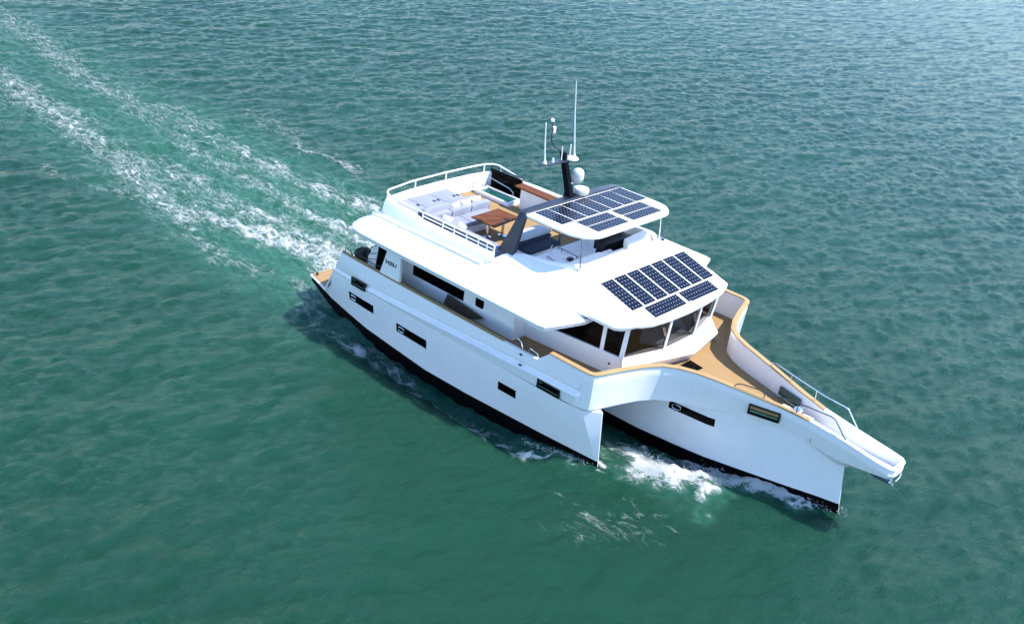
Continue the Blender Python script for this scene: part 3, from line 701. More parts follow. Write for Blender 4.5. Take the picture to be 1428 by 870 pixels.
def brow_z(x, y):
    yc = lerp(x, [8.3, 9.4, 10.8, 12.0, 12.64, 13.3, 13.95], [3.60, 3.55, 3.45, 3.33, 3.22, 3.16, 2.95]); zc = lerp(x, [8.3, 10.8, 12.64, 14], [4.47, 4.42, 4.345, 4.26])
    a = 4.97-.295*(x-12.2); b = zc+(yc-abs(y))*.80; c = 5.06
    k = .05; m = -k*math.log(math.exp(-a/k)+math.exp(-b/k)+math.exp(-c/k))
    return m
def eave_z(x, y): return max(brow_z(x, y), 4.2) if x > 12.6 else max(brow_z(x, y), 4.2)
mb = MB(); R = []
K = 16
for k in range(K+1):
    t = k/K
    R.append([(a[0]*(1-t)+b[0]*t, a[1]*(1-t)+b[1]*t, max(brow_z(a[0]*(1-t)+b[0]*t, a[1]*(1-t)+b[1]*t), 4.19)) for a, b in zip(Ar, Br)])
last = R[-1]
for ins, dz in ((-.012, -.02), (-.012, -.06), (.02, -.13), (.12, -.15), (.5, -.13)):
    q = []
    for (x, y, z) in last:
        d = Vector((x-11.5, y)); d = d.normalized()
        q.append((x-d.x*ins, y-d.y*ins, z+dz))
    R.append(q)
mb.loft(R, False, False, False)
o = len(mb.v); pts = R[-1]; mb.v += pts; mb.f.append(tuple(range(o, o+len(pts)))); mb.mi.append(0)
brow = mb.build('brow_roof', WHITE, yacht, sharp=30)
# coaming lip around the forward end of the flybridge, with its inner face
mb = MB(); R = []
for (x, y) in Ar:
    d = Vector((x-9.6, y*.8)).normalized(); z = brow_z(x, y)
    top = lerp(x, [8.85, 9.8, 11.0], [z+.02, z+.06, z+.17])
    R.append([(x, y, z-.02), (x-d.x*.03, y-d.y*.03, top-.02), (x-d.x*.05, y-d.y*.05, top), (x-d.x*.12, y-d.y*.12, top), (x-d.x*.15, y-d.y*.15, top-.03), (x-d.x*.16, y-d.y*.16, 4.3)])
mb.loft(R, False); mb.build('coaming_lip', OFFW, brow, sharp=35)
# closing faces at the aft ends of the brow (short ramps)
for s in (-1, 1):
    mb = MB(); mb.add([(8.85, -2.98*s, 4.2), (8.85, -2.98*s, brow_z(8.85, 2.98)), (8.30, -3.6*s, 4.4), (8.85, -2.8*s, 4.2), (8.85, -2.8*s, brow_z(8.85, 2.98))],
                      [(0, 1, 2), (0, 3, 4, 1)]); mb.build('ramp_end', WHITE, brow, fix=False)

# coaming round the after part of the flybridge
def coaming():
    P = [(8.45, -3.26), (6, -3.33), (5.1, -3.335), (4.6, -3.34), (4.2, -3.34), (3.35, -3.32), (3.08, -3.22), (2.95, -3.0), (2.78, -1.8), (2.70, 0), (2.74, 1.5), (2.82, 2.3), (2.95, 2.62), (3.2, 2.76), (5, 2.86), (7, 2.92), (8.7, 2.95)]
    mb = MB(); R = []
    for i, p in enumerate(P):
        a = Vector(P[max(i-1, 0)]); b = Vector(P[min(i+1, len(P)-1)]); t = (b-a).normalized(); n = Vector((t.y, -t.x))*-1   # towards outside?
        if n.dot(Vector(p)-Vector((6, -.3))) < 0: n = -n
        top = lerp(p[0], [4.6, 5.1], [4.95, 4.86]) if p[1] < -2 and p[0] > 3.3 else 4.95
        q = Vector(p)
        f = lambda o, z: (q.x+n.x*o, q.y+n.y*o, z)
        R.append([f(.17 if p[1] < -3 or p[1] > 2.7 else .10, 4.44 if abs(p[1]) > 2.5 and p[0] > 3.3 else 4.24), f(.0, top-.03), f(-.03, top), f(-.13, top), f(-.16, top-.03), f(-.17, 4.25)])
    mb.loft(R, False); mb.add(R[0], [tuple(range(6))]); mb.add(R[-1], [tuple(range(6))])
    mb.build('flybridge_coaming', WHITE, yacht, sharp=30)
    return P
CP = coaming()
mb = MB()
mb.prism([(2.9, -3.2), (8.6, -3.2), (8.9, -2.85), (11.0, -2.35), (11.55, -1.3), (11.62, 0), (11.55, 1.3), (11.0, 2.35), (8.8, 2.8), (3.0, 2.65), (2.85, 1.2), (2.85, -1.5)], 4.24, 4.30)
mb.build('flybridge_deck', TEAK, yacht)
# rails
def rail_along(P, z, r=.026): return [(x, y, z) for x, y in P]
mb = MB()
RP = [(8.62, -3.36), (6, -3.40), (4.2, -3.41), (3.5, -3.38), (3.22, -3.28), (3.05, -3.05), (2.86, -1.8), (2.78, 0), (2.80, 1.5), (2.86, 2.2), (2.98, 2.5), (3.22, 2.62), (4.4, 2.72)]
RZ = [5.20, 5.20, 5.20, 5.22, 5.24, 5.25, 5.27, 5.27, 5.27, 5.27, 5.26, 5.25, 5.02]
mb.tube([(x, y, z) for (x, y), z in zip(RP, RZ)], .032, 8)
rail = mb.build('guard_rail', WHITE, yacht)
def post(x, y, z0, z1, r=.026):
    m = MB(); m.tube([(x, y, z0), (x, y, z1)], r, 8); return m.build('rail_post', WHITE, rail)
for x, y, z in ((3.1, -3.15, 5.24), (2.84, -1.55, 5.26), (2.78, .1, 5.26), (2.85, 2.15, 5.26), (3.3, 2.63, 5.22)): post(x, y, 4.93, z)
for x in (5.2, 6.2, 6.75, 7.35, 7.9, 8.3): post(x, -3.37, 4.85, 5.19, .02)
post(8.62, -3.36, 4.45, 5.2)
mb = MB(); mb.tube([(8.62, -3.37, 5.06), (5.2, -3.39, 5.06)], .022, 6); mb.build('lower_rail', WHITE, rail)
# lamps under the coaming
for x, y in ((2.95, -3.62), (4.45, -3.72)):
    mb = MB(); mb.lathe([(.07, 0), (.07, .05), (.045, .09), (0.01, .095)], (x, y, 4.40), 14); mb.build('courtesy_lamp', CHROME, updeck)

# ------------------------------------------------------------------ hardtop, arch, mast
def rrect(x0, x1, y0, y1, ra, rf, n=8):
    P = []
    for cx, cy, r, a0 in ((x0+ra, y0+ra, ra, 180), (x1-rf, y0+rf, rf, 270), (x1-rf, y1-rf, rf, 0), (x0+ra, y1-ra, ra, 90)):
        for k in range(n+1):
            a = math.radians(a0+90*k/n); P.append((cx+r*math.cos(a), cy+r*math.sin(a)))
    return P
mb = MB(); R = []
for d, z in ((.10, 6.20), (.02, 6.205), (0, 6.225), (0, 6.275), (.015, 6.295), (.06, 6.305), (.5, 6.315)):
    P = rrect(9.06+d, 11.62-d, -2.55+d, 2.60-d, .10, max(.85-d, .1))
    R.append([(x+(.10*(1-(y/2.6)**2) if x > 11 else 0), y, z) for x, y in P])
mb.loft(R, True, True, True); hardtop = mb.build('hardtop', WHITE, yacht, sharp=30)
mb = MB()
prof = [(-2.98, 4.9, 8.42, 9.10), (-2.86, 5.4, 8.62, 9.12), (-2.72, 5.95, 8.78, 9.13), (-2.64, 6.22, 8.83, 9.13), (-2.56, 6.32, 8.84, 9.12), (-2.4, 6.36, 8.80, 9.09)]
rings = []
def arc_ring(y, z, xa, xb, t=.16):
    return y, z, xa, xb
out = [(y, z) for y, z, _, _ in prof]
full = [(y, z, a, b) for y, z, a, b in prof]+[(0, 6.37, 8.72, 9.06)]+[(-y, z, a, b) for y, z, a, b in prof[::-1]]
for i, (y, z, a, b) in enumerate(full):
    p0 = full[max(i-1, 0)]; p1 = full[min(i+1, len(full)-1)]
    t = Vector((p1[0]-p0[0], p1[1]-p0[1])).normalized(); n = Vector((-t.y, t.x))   # (y,z)
    th = .085
    R_ = [(a, y+n.x*0, z+n.y*0), (b, y, z), (b, y-n.x*th*2, z-n.y*th*2), (a, y-n.x*th*2, z-n.y*th*2)]
    rings.append(R_)
mb.loft(rings, True, True, True); arch = mb.build('radar_arch', CHAR, yacht, bevel=.02, sharp=30)
mb = MB(); mb.loft([[(x0, y0-.03, z) for x0, y0 in ((a, -w), (b, -w), (b, w), (a, w))] for z, a, b, w in ((6.33, 8.70, 9.02, .16), (6.5, 8.68, 8.94, .11), (7.0, 8.50, 8.74, .10), (7.80, 8.20, 8.42, .085))], True, True, True)
MASTK = paint('near_black_mast_paint', (.004, .005, .008), .45, .12, 2.)
MASTK.node_tree.nodes['Principled BSDF'].inputs['Specular IOR Level'].default_value = .04
mast = mb.build('mast', MASTK, yacht, bevel=.025)
mb = MB(); mb.loft([[(8.33, -1.30, 7.56), (8.53, -1.30, 7.56), (8.53, -1.30, 7.59), (8.33, -1.30, 7.59)], [(8.28, 0, 7.50), (8.60, 0, 7.50), (8.60, 0, 7.57), (8.28, 0, 7.57)], [(8.38, .52, 7.50), (8.62, .52, 7.50), (8.62, .52, 7.54), (8.38, .52, 7.54)]], True, True, True)
yard = mb.build('spreader', CHAR, mast, bevel=.012)
def ant(path, r, base=True, name='antenna', mat=WHITE):
    m = MB(); m.tube(path, r, 8)
    if base: m.lathe([(.07, 0), (.07, .04), (.035, .1), (.02, .16)], path[0], 12)
    return m.build(name, mat, mast)
ant([(8.45, -1.12, 7.60), (8.43, -1.22, 8.3), (8.42, -1.30, 9.02)], [.025, .022, .018])
ant([(8.5, .40, 7.56), (8.42, .2, 9.0), (8.40, .02, 10.25)], [.026, .02, .013])
ant([(8.45, -.25, 7.57), (8.44, -.27, 8.05)], .02, False)
ant([(8.5, .12, 7.58), (8.5, .10, 8.10)], .022, False)
ant([(8.45, -.70, 7.58), (8.45, -.70, 7.72)], [.05, .03], False)
m = MB(); m.tube([(8.28, -.02, 7.78), (8.25, -.2, 7.90), (8.25, -.5, 8.05), (8.25, -.66, 8.25), (8.25, -.72, 8.7)], .022, 8); m.tube([(8.25, -.72, 8.7), (8.25, -.74, 8.98)], .016, 6)
wand = m.build('sensor_arm', CHAR, mast)
m = MB(); m.box(8.18, 8.30, -.68, -.56, 8.52, 8.75); m.build('sensor_box', WHITE, wand, bevel=.02)
m = MB(); m.lathe([(.01, -.06), (.06, -.04), (.065, .02), (.04, .06), (.005, .07)], (8.25, -.76, 8.98), 14); m.build('masthead_light', WHITE, wand)
m = MB(); m.lathe([(.22, 0), (.25, .02), (.22, .07), (.08, .11), (.01, .115)], (8.52, .22, 7.56), 20); m.build('gps_dome', DOMEW, mast)
m = MB(); m.lathe([(.05, 0), (.05, .07), (.02, .1)], (8.5, .37, 7.58), 12); m.build('anchor_light', WHITE, mast)
m = MB(); m.lathe([(.13, -.02), (.15, .0), (.195, .04), (.21, .12), (.21, .27), (.197, .35), (.16, .42), (.10, .46), (.045, .475), (.005, .477)], (8.84, .30, 6.84), 30); m.box(8.62, 8.84, .0, .34, 6.80, 6.84)
m.build('satellite_dome', DOMEW, mast, sharp=40)
m = MB(); m.lathe([(.25, 0), (.275, .03), (.28, .08), (.28, .17), (.262, .20), (.18, .215), (.005, .217)], (8.88, .56, 6.37), 32); m.build('radar_dome', DOMEW, mast, sharp=40)
for s in (-1, 1):
    m = MB(); m.tube([(11.36, 2.22*s, 5.05), (11.22, 2.22*s, 6.22)], .032, 10); m.lathe([(.07, 0), (.07, .02), (.035, .04)], (11.36, 2.22*s, 5.215), 12); m.build('hardtop_post', CHROME, yacht)

# solar panels: same three sizes, copied
def panel(name, sx, sy, mat=SOLAR):
    mb = MB(); mb.box(-sx/2, sx/2, -sy/2, sy/2, 0, .018); return mb
def place_panel(parent, proto, cx, cy, cz, slope, first):
    o = proto if first else proto.copy()
    if not first: COL.objects.link(o)
    o.parent = parent; o.location = Vector((cx, cy, cz))-world_loc(parent); o.rotation_euler = (0, slope, 0)
    return o
long_p = panel('p', 1.185, .592).build('solar_panel', SOLAR, hardtop)
for k in range(7): place_panel(hardtop, long_p, 9.775, .05-2.26+.296+k*.6747+.02, 6.318, 0, k == 0)
wide_p = panel('p', .44, 1.62).build('solar_panel', SOLAR, hardtop)
k = 0
for cx in (10.685, 11.18):
    for cy in (-.80, 1.10): place_panel(hardtop, wide_p, cx, cy, 6.318, 0, k == 0); k += 1
SL = math.atan(.295)
b_p = panel('p', 1.40, .592).build('solar_panel', SOLAR, brow)
for k in range(7):
    cx = 12.90; place_panel(brow, b_p, cx, .08-2.27+.3+k*.682-.02, 4.97-.295*(cx-12.2)+.004, SL, k == 0)
b_w = panel('p', .50, 1.74).build('solar_panel', SOLAR, brow)
for k, cy in enumerate((-.80, 1.12)):
    cx = 13.885; place_panel(brow, b_w, cx, cy, 4.97-.295*(cx-12.2)+.004, SL, k == 0)
m = MB(); m.lathe([(.09, 0), (.09, .07), (.06, .12), (.02, .13)], (14.2, .20, 4.36), 16); m.box(14.14, 14.30, .13, .30, 4.36, 4.42); m.build('navigation_light', WHITE, brow, bevel=.01)
for x, y in ((11.0, 2.25), (11.42, 1.62)):
    m = MB(); m.box(x-.05, x+.05, y-.13, y+.13, 6.312, 6.322); m.build('roof_label_plate', paint('pale_orange_plate', (.75, .50, .38), .5), hardtop)

# ------------------------------------------------------------------ flybridge helm
mb = MB(); P = [(x-.17*Vector((x-9.6, y*.8)).normalized().x, y-.17*Vector((x-9.6, y*.8)).normalized().y) for x, y in Ar if x > 10.9]
poly = P+[(10.75, P[-1][1]-.1), (10.75, .95), (10.95, .75), (10.95, -.2), (10.70, -.45), (10.70, P[0][1]+.1)]
mb.prism(poly, 4.32, 5.08); helm = mb.build('helm_dash', WHITE, brow, bevel=.03)
mb = MB(); mb.prism([(10.78, .85), (11.22, .55), (11.15, 1.4), (10.9, 2.3), (10.65, 2.3)], 5.0, 5.30); mb.build('instrument_pod', OFFW, helm, bevel=.05)
mb = MB(); mb.box(10.66, 10.745, .98, 2.2, 4.5, 5.18); mb.build('instrument_screen', GLASSB, helm, bevel=.01)
mb = MB(); mb.box(9.75, 10.62, .75, 2.35, 4.31, 4.52); mb.build('companionway_hatch', GLASSB, helm, bevel=.03)
mb = MB(); mb.box(9.75, 10.15, .75, 2.35, 4.525, 4.85); mb.box(9.62, 9.77, .75, 2.35, 4.525, 5.1); mb.build('helm_seat', RUBBER, helm, bevel=.04)
mb = MB(); mb.box(10.0, 10.55, -.35, .6, 4.31, 4.42); mb.box(10.45, 10.6, -.3, .6, 4.42, 4.85); mb.build('foot_locker', OFFW, helm, bevel=.03)
mb = MB(); mb.prism([(9.45, -2.30), (10.50, -2.30), (10.58, -1.15), (9.40, -1.05)], 4.31, 4.86); cons = mb.build('side_console', OFFW, helm, bevel=.04)
mb = MB(); mb.tube([(9.6, -1.15, 4.98), (10.5, -1.2, 4.98)], .014, 6); mb.tube([(9.7, -1.15, 4.86), (9.7, -1.15, 4.98)], .012, 6); mb.tube([(10.4, -1.2, 4.86), (10.4, -1.2, 4.98)], .012, 6); mb.build('console_rail', DSTEEL, cons)
mb = MB(); mb.tube([(9.75, -1.95, 4.87), (9.77, -1.95, 4.92), (10.43, -2.15, 4.92), (10.45, -2.15, 4.87)], .016, 6); mb.build('console_handle', DSTEEL, cons)
mb = MB(); mb.box(10.25, 10.42, -1.55, -1.35, 4.87, 4.96); mb.build('throttle', RUBBER, cons, bevel=.02)
mb = MB(); mb.tube([(9.62, -1.62, 4.87), (9.60, -1.62, 5.12), (9.66, -1.62, 5.2)], .018, 8); mb.build('console_tap', CHROME, cons)
# windshield slot on the far side of the lip
mb = MB(); mb.box(11.0, 11.45, 2.34, 2.40, 5.10, 5.17); mb.build('speaker_slot', RUBBER, brow, bevel=.01)

# stairwell hatch with steel handrails and dark screen at the after far corner
mb = MB()
for a in ((3.1, 4.9, 1.42, 1.52), (3.1, 4.9, 2.12, 2.22), (3.1, 3.22, 1.52, 2.12), (4.78, 4.9, 1.52, 2.12)): mb.box(*a, 4.30, 4.46)
hatch = mb.build('stair_hatch', WHITE, yacht, bevel=.02)
mb = MB(); mb.box(3.22, 4.78, 1.52, 2.12, 4.31, 4.40); mb.build('hatch_glass', TEALG, hatch)
mb = MB()
mb.tube([(3.0, 1.42, 4.3), (3.0, 1.42, 4.85), (2.92, 1.5, 4.92), (2.9, 2.0, 4.92)], .014, 6); mb.tube([(2.95, .95, 4.31), (2.88, 1.1, 4.75), (2.86, 1.5, 4.85), (2.86, 2.1, 4.85)], .012, 6)
mb.tube([(3.1, 2.16, 4.46), (3.1, 2.16, 4.85), (4.3, 2.16, 4.72), (4.5, 2.16, 4.60), (4.5, 2.16, 4.45)], .018, 6); mb.tube([(3.0, 1.42, 4.62), (2.9, 2.0, 4.66)], .01, 6)
mb.tube([(3.02, 1.40, 4.34), (4.95, 1.40, 4.34)], .01, 6)
mb.build('hatch_handrail', CHROME, hatch)
mb = MB(); mb.box(3.0, 4.62, 2.42, 2.46, 4.32, 5.12); scr = mb.build('dark_screen', GLASSB, yacht, bevel=.008)
mb = MB(); mb.tube([(2.98, 2.44, 4.32), (2.98, 2.44, 5.2), (4.65, 2.44, 5.2), (4.65, 2.44, 4.4)], .024, 6); mb.build('screen_frame', RUBBER, scr)

# ------------------------------------------------------------------ foredeck fittings
def bow_rail(s, mat):
    mb = MB()
    f = lambda x: lerp(x, [b[0] for b in BW[15:]], [b[1] for b in BW[15:]])-.05
    cz = lambda x: lerp(x, [b[0] for b in BW[15:]], [b[2] for b in BW[15:]])+.04
    P = [(17.0, f(17.0)*s, cz(17)), (17.06, f(17.06)*s, cz(17)+.10)]+[(x, f(x)*s, cz(x)+h) for x, h in ((17.2, .16), (18.2, .26), (19.2, .36), (19.9, .45), (20.03, .44), (20.1, .38))]+[(20.5, f(20.5)*s, cz(20.5))]
    mb.tube(P, .018, 7)
    for x in (17.9, 18.9): mb.tube([(x, f(x)*s, cz(x)), (x-.02, f(x)*s, cz(x)+lerp(x, [17.2, 19.9], [.16, .44]))], .014, 6)
    mb.build('bow_rail', mat, yacht)
bow_rail(-1, DSTEEL); bow_rail(1, CHROME)
# boarding gate hoops on the near side
for x0, x1, h in ((10.9, 11.25, .42), (11.45, 11.95, .22)):
    mb = MB(); mb.tube([(x0, -4.40, 2.40), (x0, -4.40, 2.8+h*.6), (x0+.08, -4.42, 2.87+h*.6), (x1-.1, -4.46, 2.87+h*.5), (x1, -4.48, 2.8+h*.3), (x1, -4.49, 2.87)], .013, 6); mb.build('gate_hoop', CHROME, yacht)
mb = MB(); mb.lathe([(.16, 0), (.17, .05), (.10, .09), (.09, .16), (.15, .2), (.13, .25), (.02, .27)], (18.75, -.1, 2.35), 20); mb.box(18.45, 18.9, -.32, .05, 2.35, 2.43); mb.v = [(x, y, z+.22) for x, y, z in mb.v]; mb.build('anchor_windlass', CHROME, yacht, bevel=.01)
mb = MB(); mb.box(18.1, 19.2, -.42, .2, 2.36, 2.58); mb.build('windlass_housing', WHITE, yacht, bevel=.05)
mb = MB()
for k in range(40):
    x = 18.9+k*.042; z = deck_z(x)+.03; a = k % 2
    c = [(x+.03*math.cos(q), -.05+(.018*math.sin(q) if a else 0), z+(0 if a else .018*math.sin(q))) for q in np.linspace(0, 2*math.pi, 9)]
    mb.tube(c, .008, 4)
tag(mb.build('anchor_chain', DSTEEL), 'dark anchor chain lying along the floor of the narrow bow platform', 'chain')
an = thing('anchor', (21.6, 0, 2.0), 'grey steel anchor stowed under the tip of the bow platform', 'anchor')
mb = MB(); mb.tube([(21.2, 0, 2.02), (21.95, 0, 1.97)], .035, 8); mb.build('anchor_shank', CHROME, an)
mb = MB(); mb.add([(21.25, 0, 1.86), (21.55, .26, 1.93), (21.98, .13, 1.90), (22.05, 0, 1.78), (21.98, -.13, 1.90), (21.55, -.26, 1.93), (21.6, 0, 1.98)],
                  [(0, 1, 6), (1, 2, 6), (2, 3, 6), (3, 4, 6), (4, 5, 6), (5, 0, 6), (0, 5, 4, 3, 2, 1)]); mb.build('anchor_fluke', paint('blue_grey_steel', (.16, .2, .27), .4, .1, metallic=.4), an)
mb = MB(); mb.tube([(22.10, -.05, 2.0), (22.13, .1, 2.1), (22.1, .25, 2.17)], .02, 6); mb.build('anchor_shackle', CHROME, an)
mb = MB(); mb.prism([(14.5, -.40), (15.05, .02), (15.08, .32), (14.5, .42)], 2.352, 2.372); mb.build('deck_hatch_and_shadow', GLASSB, yacht, bevel=.005)  # black shape holds the hatch plus the nose fairing's shadow, put in as colour

# ------------------------------------------------------------------ after cockpit
mb = MB(); mb.box(4.38, 4.44, -4.0, 4.0, 2.36, 3.95); ck = mb.build('cockpit_bulkhead', OFFW, yacht)
mb = MB(); mb.box(4.345, 4.377, -3.4, -1.2, 2.4, 3.85); mb.build('sliding_door', GLASSB, ck)
mb = MB(); mb.box(4.345, 4.377, 0., 3.2, 2.4, 3.85); mb.build('sliding_door', GLASSB, ck)
def side_panel(P, y, th, name, mat, par):
    m = MB(); m.add([(x, y, z) for x, z in P]+[(x, y+th, z) for x, z in P], [tuple(range(len(P))), tuple(range(len(P), 2*len(P)))[::-1]]+[(i, len(P)+i, len(P)+(i+1) % len(P), (i+1) % len(P)) for i in range(len(P))])
    return m.build(name, mat, par)
side_panel([(3.93, 2.4), (4.17, 2.4), (4.46, 3.92), (4.09, 3.92), (3.95, 2.96)], -4.28, .06, 'side_door', GLASSB, ck)
stp = side_panel([(3.44, 2.4), (3.88, 2.4), (3.99, 3.55), (4.06, 3.95), (3.98, 3.95), (3.44, 3.06)], -4.2, .05, 'stair_side', WHITE, yacht)
mb = MB(); mb.tube([(3.49, -4.3, 2.4), (3.49, -4.3, 3.13), (3.56, -4.3, 3.36), (3.77, -4.3, 3.58), (3.98, -4.3, 3.70)], .018, 6); mb.build('stair_rail', DSTEEL, stp)
for z in (2.98, 3.2):
    mb = MB(); mb.tube([(3.5, -4.28, z), (3.95, -4.28, z+.18)], .014, 6); mb.build('stair_bar', DSTEEL, stp)
mb = MB()
mb.tube([(2.42, -4.42, 2.9), (2.46, -4.42, 3.06), (2.75, -4.42, 3.06), (2.78, -4.42, 2.9)], .02, 6); mb.tube([(2.84, -4.42, 2.9), (2.88, -4.42, 3.04), (3.1, -4.42, 3.04), (3.14, -4.42, 2.9)], .02, 6)
mb.tube([(3.2, -4.40, 2.9), (3.2, -4.40, 3.03), (4.5, -4.42, 3.02)], .018, 6); mb.build('cockpit_rail', RUBBER, yacht)
g = thing('covered_grill', (2.62, -3.7, 2.36), 'barbecue under a black canvas cover beside the stern rail', 'grill')
mb = MB(); R = []
for z, k in ((2.36, .92), (2.6, 1.0), (2.70, 1.04), (2.82, .96), (2.91, .72), (2.94, .3)):
    R.append([(2.62+.30*k*math.copysign(abs(math.cos(a))**.6, math.cos(a)), -3.7+.28*k*math.copysign(abs(math.sin(a))**.6, math.sin(a)), z+.015*math.sin(a*5)) for a in np.linspace(0, 2*math.pi, 28, endpoint=False)])
mb.loft(R, True, True, True); mb.build('grill_cover', COVER, g, sharp=60)

# gangplank stowed against the cabin wall on the near side deck
gp = thing('gangplank', (8.0, -3.75, 2.36), 'dark brown wooden gangplank leaning on the cabin wall of the side deck', 'gangplank')
mb = MB(); P = [(7.05, -3.74, 3.00), (7.12, -3.88, 2.72), (7.6, -3.95, 2.50), (8.35, -3.95, 2.46), (8.85, -3.9, 2.58)]
mb.quadslab([(7.05, -3.70, 2.90), (7.10, -3.92, 2.60), (8.30, -3.96, 2.53), (8.84, -3.74, 2.72)], .035); mb.build('plank', WOODD, gp)
mb = MB(); mb.tube([(7.08, -3.96, 2.56), (7.6, -4.02, 2.46), (8.3, -4.0, 2.48), (8.5, -3.9, 2.56)], .018, 6); mb.tube([(8.35, -3.95, 2.4), (8.62, -3.85, 2.52)], .02, 6); mb.build('plank_rail', CHROME, gp)

# ------------------------------------------------------------------ flybridge furniture
sb = thing('sunbed', (3.6, -1.6, 4.3), 'wide grey sunbed of three flat pads at the after end of the top deck', 'sunbed')
mb = MB(); mb.box(3.0, 4.36, -3.12, -.02, 4.3, 4.58); mb.build('sunbed_base', WHITE, sb, bevel=.02)
for k in range(3):
    y0 = -3.1+k*1.03; mb = MB(); mb.cushion(3.0, 4.30, y0+.012, y0+1.015, 4.585, 4.73, .02); mb.build('sunbed_pad', CUSH, sb, sharp=50)
for k in range(3):
    y0 = -3.05+k*.99; mb = MB(); M = Matrix.Translation((4.55, 0, 0)) @ Matrix.Rotation(math.radians(8), 4, 'Y') @ Matrix.Translation((-4.55, 0, 0))
    mb.cushion(4.42, 4.66, y0+.015, y0+.97, 4.60, 5.10, .03, M=M); bc = mb.build('sunbed_backrest', CUSH, sb, sharp=50)
    m2 = MB(); m2.box(4.44, 4.58, y0+.04, y0+.12, 5.13, 5.15); m2.box(4.44, 4.58, y0+.84, y0+.92, 5.13, 5.15); m2.build('strap', RUBBER, bc)
sf = thing('corner_sofa', (6.2, -2.4, 4.3), 'pale grey corner sofa wrapping round the wooden table beside the white rail', 'sofa')
mb = MB(); mb.box(4.72, 6.0, -3.14, -.22, 4.3, 4.58); mb.box(6.0, 8.30, -3.14, -2.32, 4.3, 4.575); mb.build('sofa_base', WHITE, sf, bevel=.02)
for x0, x1, y0, y1 in ((4.95, 6.02, -1.62, -.20), (4.95, 6.02, -3.10, -1.65), (6.05, 7.15, -3.02, -2.30), (7.18, 8.32, -3.02, -2.30)):
    mb = MB(); mb.cushion(x0, x1, y0, y1, 4.585, 4.76, .025); mb.build('seat_cushion', CUSH, sf, sharp=50)
for y0, y1 in ((-3.05, -1.70), (-1.68, -.24)):
    mb = MB(); M = Matrix.Translation((4.9, 0, 4.7)) @ Matrix.Rotation(math.radians(-14), 4, 'Y') @ Matrix.Translation((-4.9, 0, -4.7))
    mb.cushion(4.80, 5.04, y0, y1, 4.62, 5.12, .03, M=M); mb.build('back_cushion', CUSH, sf, sharp=50)
mb = MB(); mb.box(4.75, 8.38, -3.165, -3.145, 4.32, 5.04); mb.build('sofa_back_panel', NAVY, sf)
for x0, x1 in ((4.9, 6.55), (6.58, 8.3)):
    mb = MB(); mb.cushion(x0, x1, -3.14, -2.94, 4.60, 5.06, .03); mb.build('back_cushion', CUSH, sf, sharp=50)
def pillow(loc, rot, label, size=.46, mat=PILW):
    mb = MB(); n = 9; vs = []; fs = []
    for sgn in (1, -1):
        o = len(vs)
        for i in range(n):
            for j in range(n):
                a = 2*i/(n-1)-1; b = 2*j/(n-1)-1
                h = .09*((1-a*a)*(1-b*b))**.45; pin = 1-.06*(1-abs(a))*(abs(b)**3)-.0
                pin2 = 1-.06*(1-abs(b))*(abs(a)**3)
                vs.append((a*size/2*pin2, b*size/2*pin, sgn*h))
        for i in range(n-1):
            for j in range(n-1):
                f = (o+i*n+j, o+(i+1)*n+j, o+(i+1)*n+j+1, o+i*n+j+1); fs.append(f if sgn > 0 else f[::-1])
    mb.add(vs, fs); ob = mb.build('throw_pillow', mat, None, sharp=80); ob.location = loc; ob.rotation_euler = rot
    return tag(ob, label, 'pillow', 'white throw pillows on the corner sofa')
R90 = math.radians
pillow((5.20, -1.68, 4.99), (0, R90(62), R90(8)), 'white square pillow leaning on the sofa back, nearest the sofa corner')
pillow((5.17, -1.16, 4.99), (0, R90(62), R90(-4)), 'white square pillow leaning on the sofa back, middle of the row of three')
pillow((5.15, -.62, 4.99), (0, R90(60), R90(-9)), 'white square pillow leaning on the sofa back, at its open end')
pillow((5.75, -2.78, 4.92), (R90(48), 0, R90(10)), 'white pillow lying slanted in the corner of the sofa')
pillow((6.45, -2.80, 4.90), (R90(44), R90(6), R90(-12)), 'white pillow lying on the sofa side along the rail, beside the table')
tb = thing('dining_table', (6.65, -1.12, 4.3), 'square reddish brown wooden table in front of the grey corner sofa', 'table')
mb = MB(); mb.prism([(6.10, -1.88), (7.22, -1.86), (7.06, -.38), (6.05, -.42)], 4.985, 5.035); mb.build('tabletop', WOOD, tb, bevel=.01)
for x, y in ((6.55, -1.45), (6.75, -.85)):
    mb = MB(); mb.lathe([(.16, 0), (.16, .03), (.055, .06), (.05, .62), (.12, .68)], (x, y, 4.302), 16); mb.build('leg', CHROME, tb)
br = thing('bar_counter', (6.8, 1.8, 4.3), 'long white bar with a reddish brown wooden top by the far rail', 'bar')
mb = MB(); mb.box(5.22, 8.75, 1.72, 2.0, 4.3, 5.14); mb.build('bar_cabinet', OFFW, br, bevel=.015)
mb = MB(); mb.box(5.0, 8.75, 1.58, 2.06, 5.142, 5.20); mb.build('bar_top', WOOD, br, bevel=.008)
mb = MB(); mb.lathe([(.022, 0), (.022, .02), (.005, .022)], (0, 0, 0), 10); mb.v = [(6.25+x, 1.72-z, 4.72+y) for x, y, z in mb.v]; mb.build('bar_latch', RUBBER, br)
hb = thing('helm_bench', (8.25, -.8, 4.3), 'white topped bench with navy sides under the front of the hardtop arch', 'bench')
mb = MB(); mb.box(7.85, 8.85, -1.75, -.15, 4.3, 4.55); mb.build('bench_base', OFFW, hb, bevel=.02)
mb = MB(); mb.cushion(7.84, 8.86, -1.76, -.14, 4.56, 4.72, .02); mb.build('seat_cushion', NAVY, hb, sharp=50)
mb = MB(); mb.cushion(7.84, 8.42, -1.74, -.16, 4.74, 4.86, .02); mb.build('seat_cushion', NAVY, hb, sharp=50)
mb = MB(); mb.cushion(7.82, 8.38, -1.74, -.16, 4.88, 5.02, .03); mb.build('bench_top', PILW, hb, sharp=50)
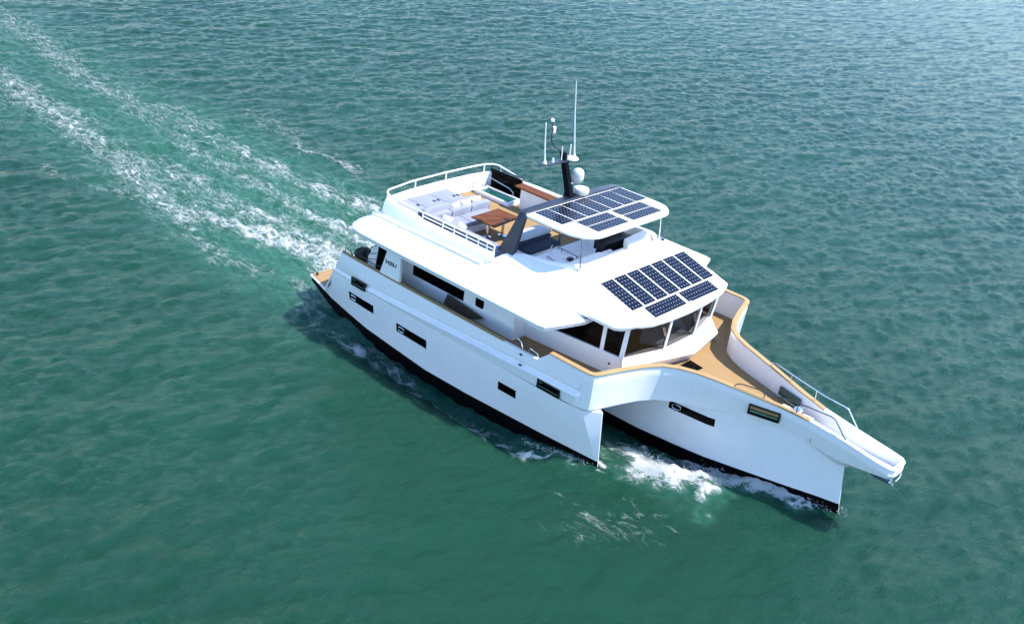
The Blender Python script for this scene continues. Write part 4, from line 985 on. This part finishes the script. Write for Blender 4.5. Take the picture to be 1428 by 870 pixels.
mb = MB(); mb.tube([(8.84, -.2, 4.3), (8.84, -.2, 4.95), (8.8, -.2, 5.0), (8.45, -.2, 5.0)], .02, 6); mb.build('bench_rail', RUBBER, hb)

# ------------------------------------------------------------------ spray thrown up at the bows
def spray():
    mb = MB(); g = np.random.default_rng(3)
    ico = [(0, 0, 1), (.894, 0, .447), (.276, .851, .447), (-.724, .526, .447), (-.724, -.526, .447), (.276, -.851, .447), (.724, .526, -.447), (-.276, .851, -.447), (-.894, 0, -.447), (-.276, -.851, -.447), (.724, -.526, -.447), (0, 0, -1)]
    fi = [(0, 1, 2), (0, 2, 3), (0, 3, 4), (0, 4, 5), (0, 5, 1), (1, 6, 2), (2, 7, 3), (3, 8, 4), (4, 9, 5), (5, 10, 1), (6, 7, 2), (7, 8, 3), (8, 9, 4), (9, 10, 5), (10, 6, 1), (11, 7, 6), (11, 8, 7), (11, 9, 8), (11, 10, 9), (11, 6, 10)]
    def puff(path, n, sp, hz, smin, smax):
        P = np.array(path, float); L = np.r_[0, np.cumsum(np.hypot(*np.diff(P, axis=0).T))]
        for _ in range(n):
            t = g.uniform(0, L[-1]); x = np.interp(t, L, P[:, 0]); y = np.interp(t, L, P[:, 1])
            x += g.normal(0, sp); y += g.normal(0, sp); z = abs(g.normal(0, hz))+.02
            r = smin+(smax-smin)*g.random()**3
            mb.add([(x+a*r*g.uniform(.7, 1.3), y+b*r*g.uniform(.7, 1.3), z+c*r) for a, b, c in ico], fi)
    puff([(14.8, -2.55), (15.8, -2.7), (16.6, -2.2), (17.4, -1.4)], 1500, .26, .08, .005, .022)
    puff([(17.4, -1.45), (18.3, -.98), (19.4, -.52)], 900, .12, .08, .004, .018)
    puff([(19.4, -.5), (20.6, -.1)], 160, .06, .10, .005, .02)
    puff([(12.2, -4.95), (13.3, -4.52), (14.3, -4.2)], 500, .08, .06, .004, .018)
    puff([(20.85, .1), (20.9, -.05)], 60, .1, .15, .004, .014)
    o = mb.build('sea_spray', paint('white_foam', (.44, .45, .46), .7, .05), None, sharp=180, fix=False); o['kind'] = 'stuff'
    o['label'] = 'white spray thrown up along the bows and the stern'; o['category'] = 'spray'
spray()
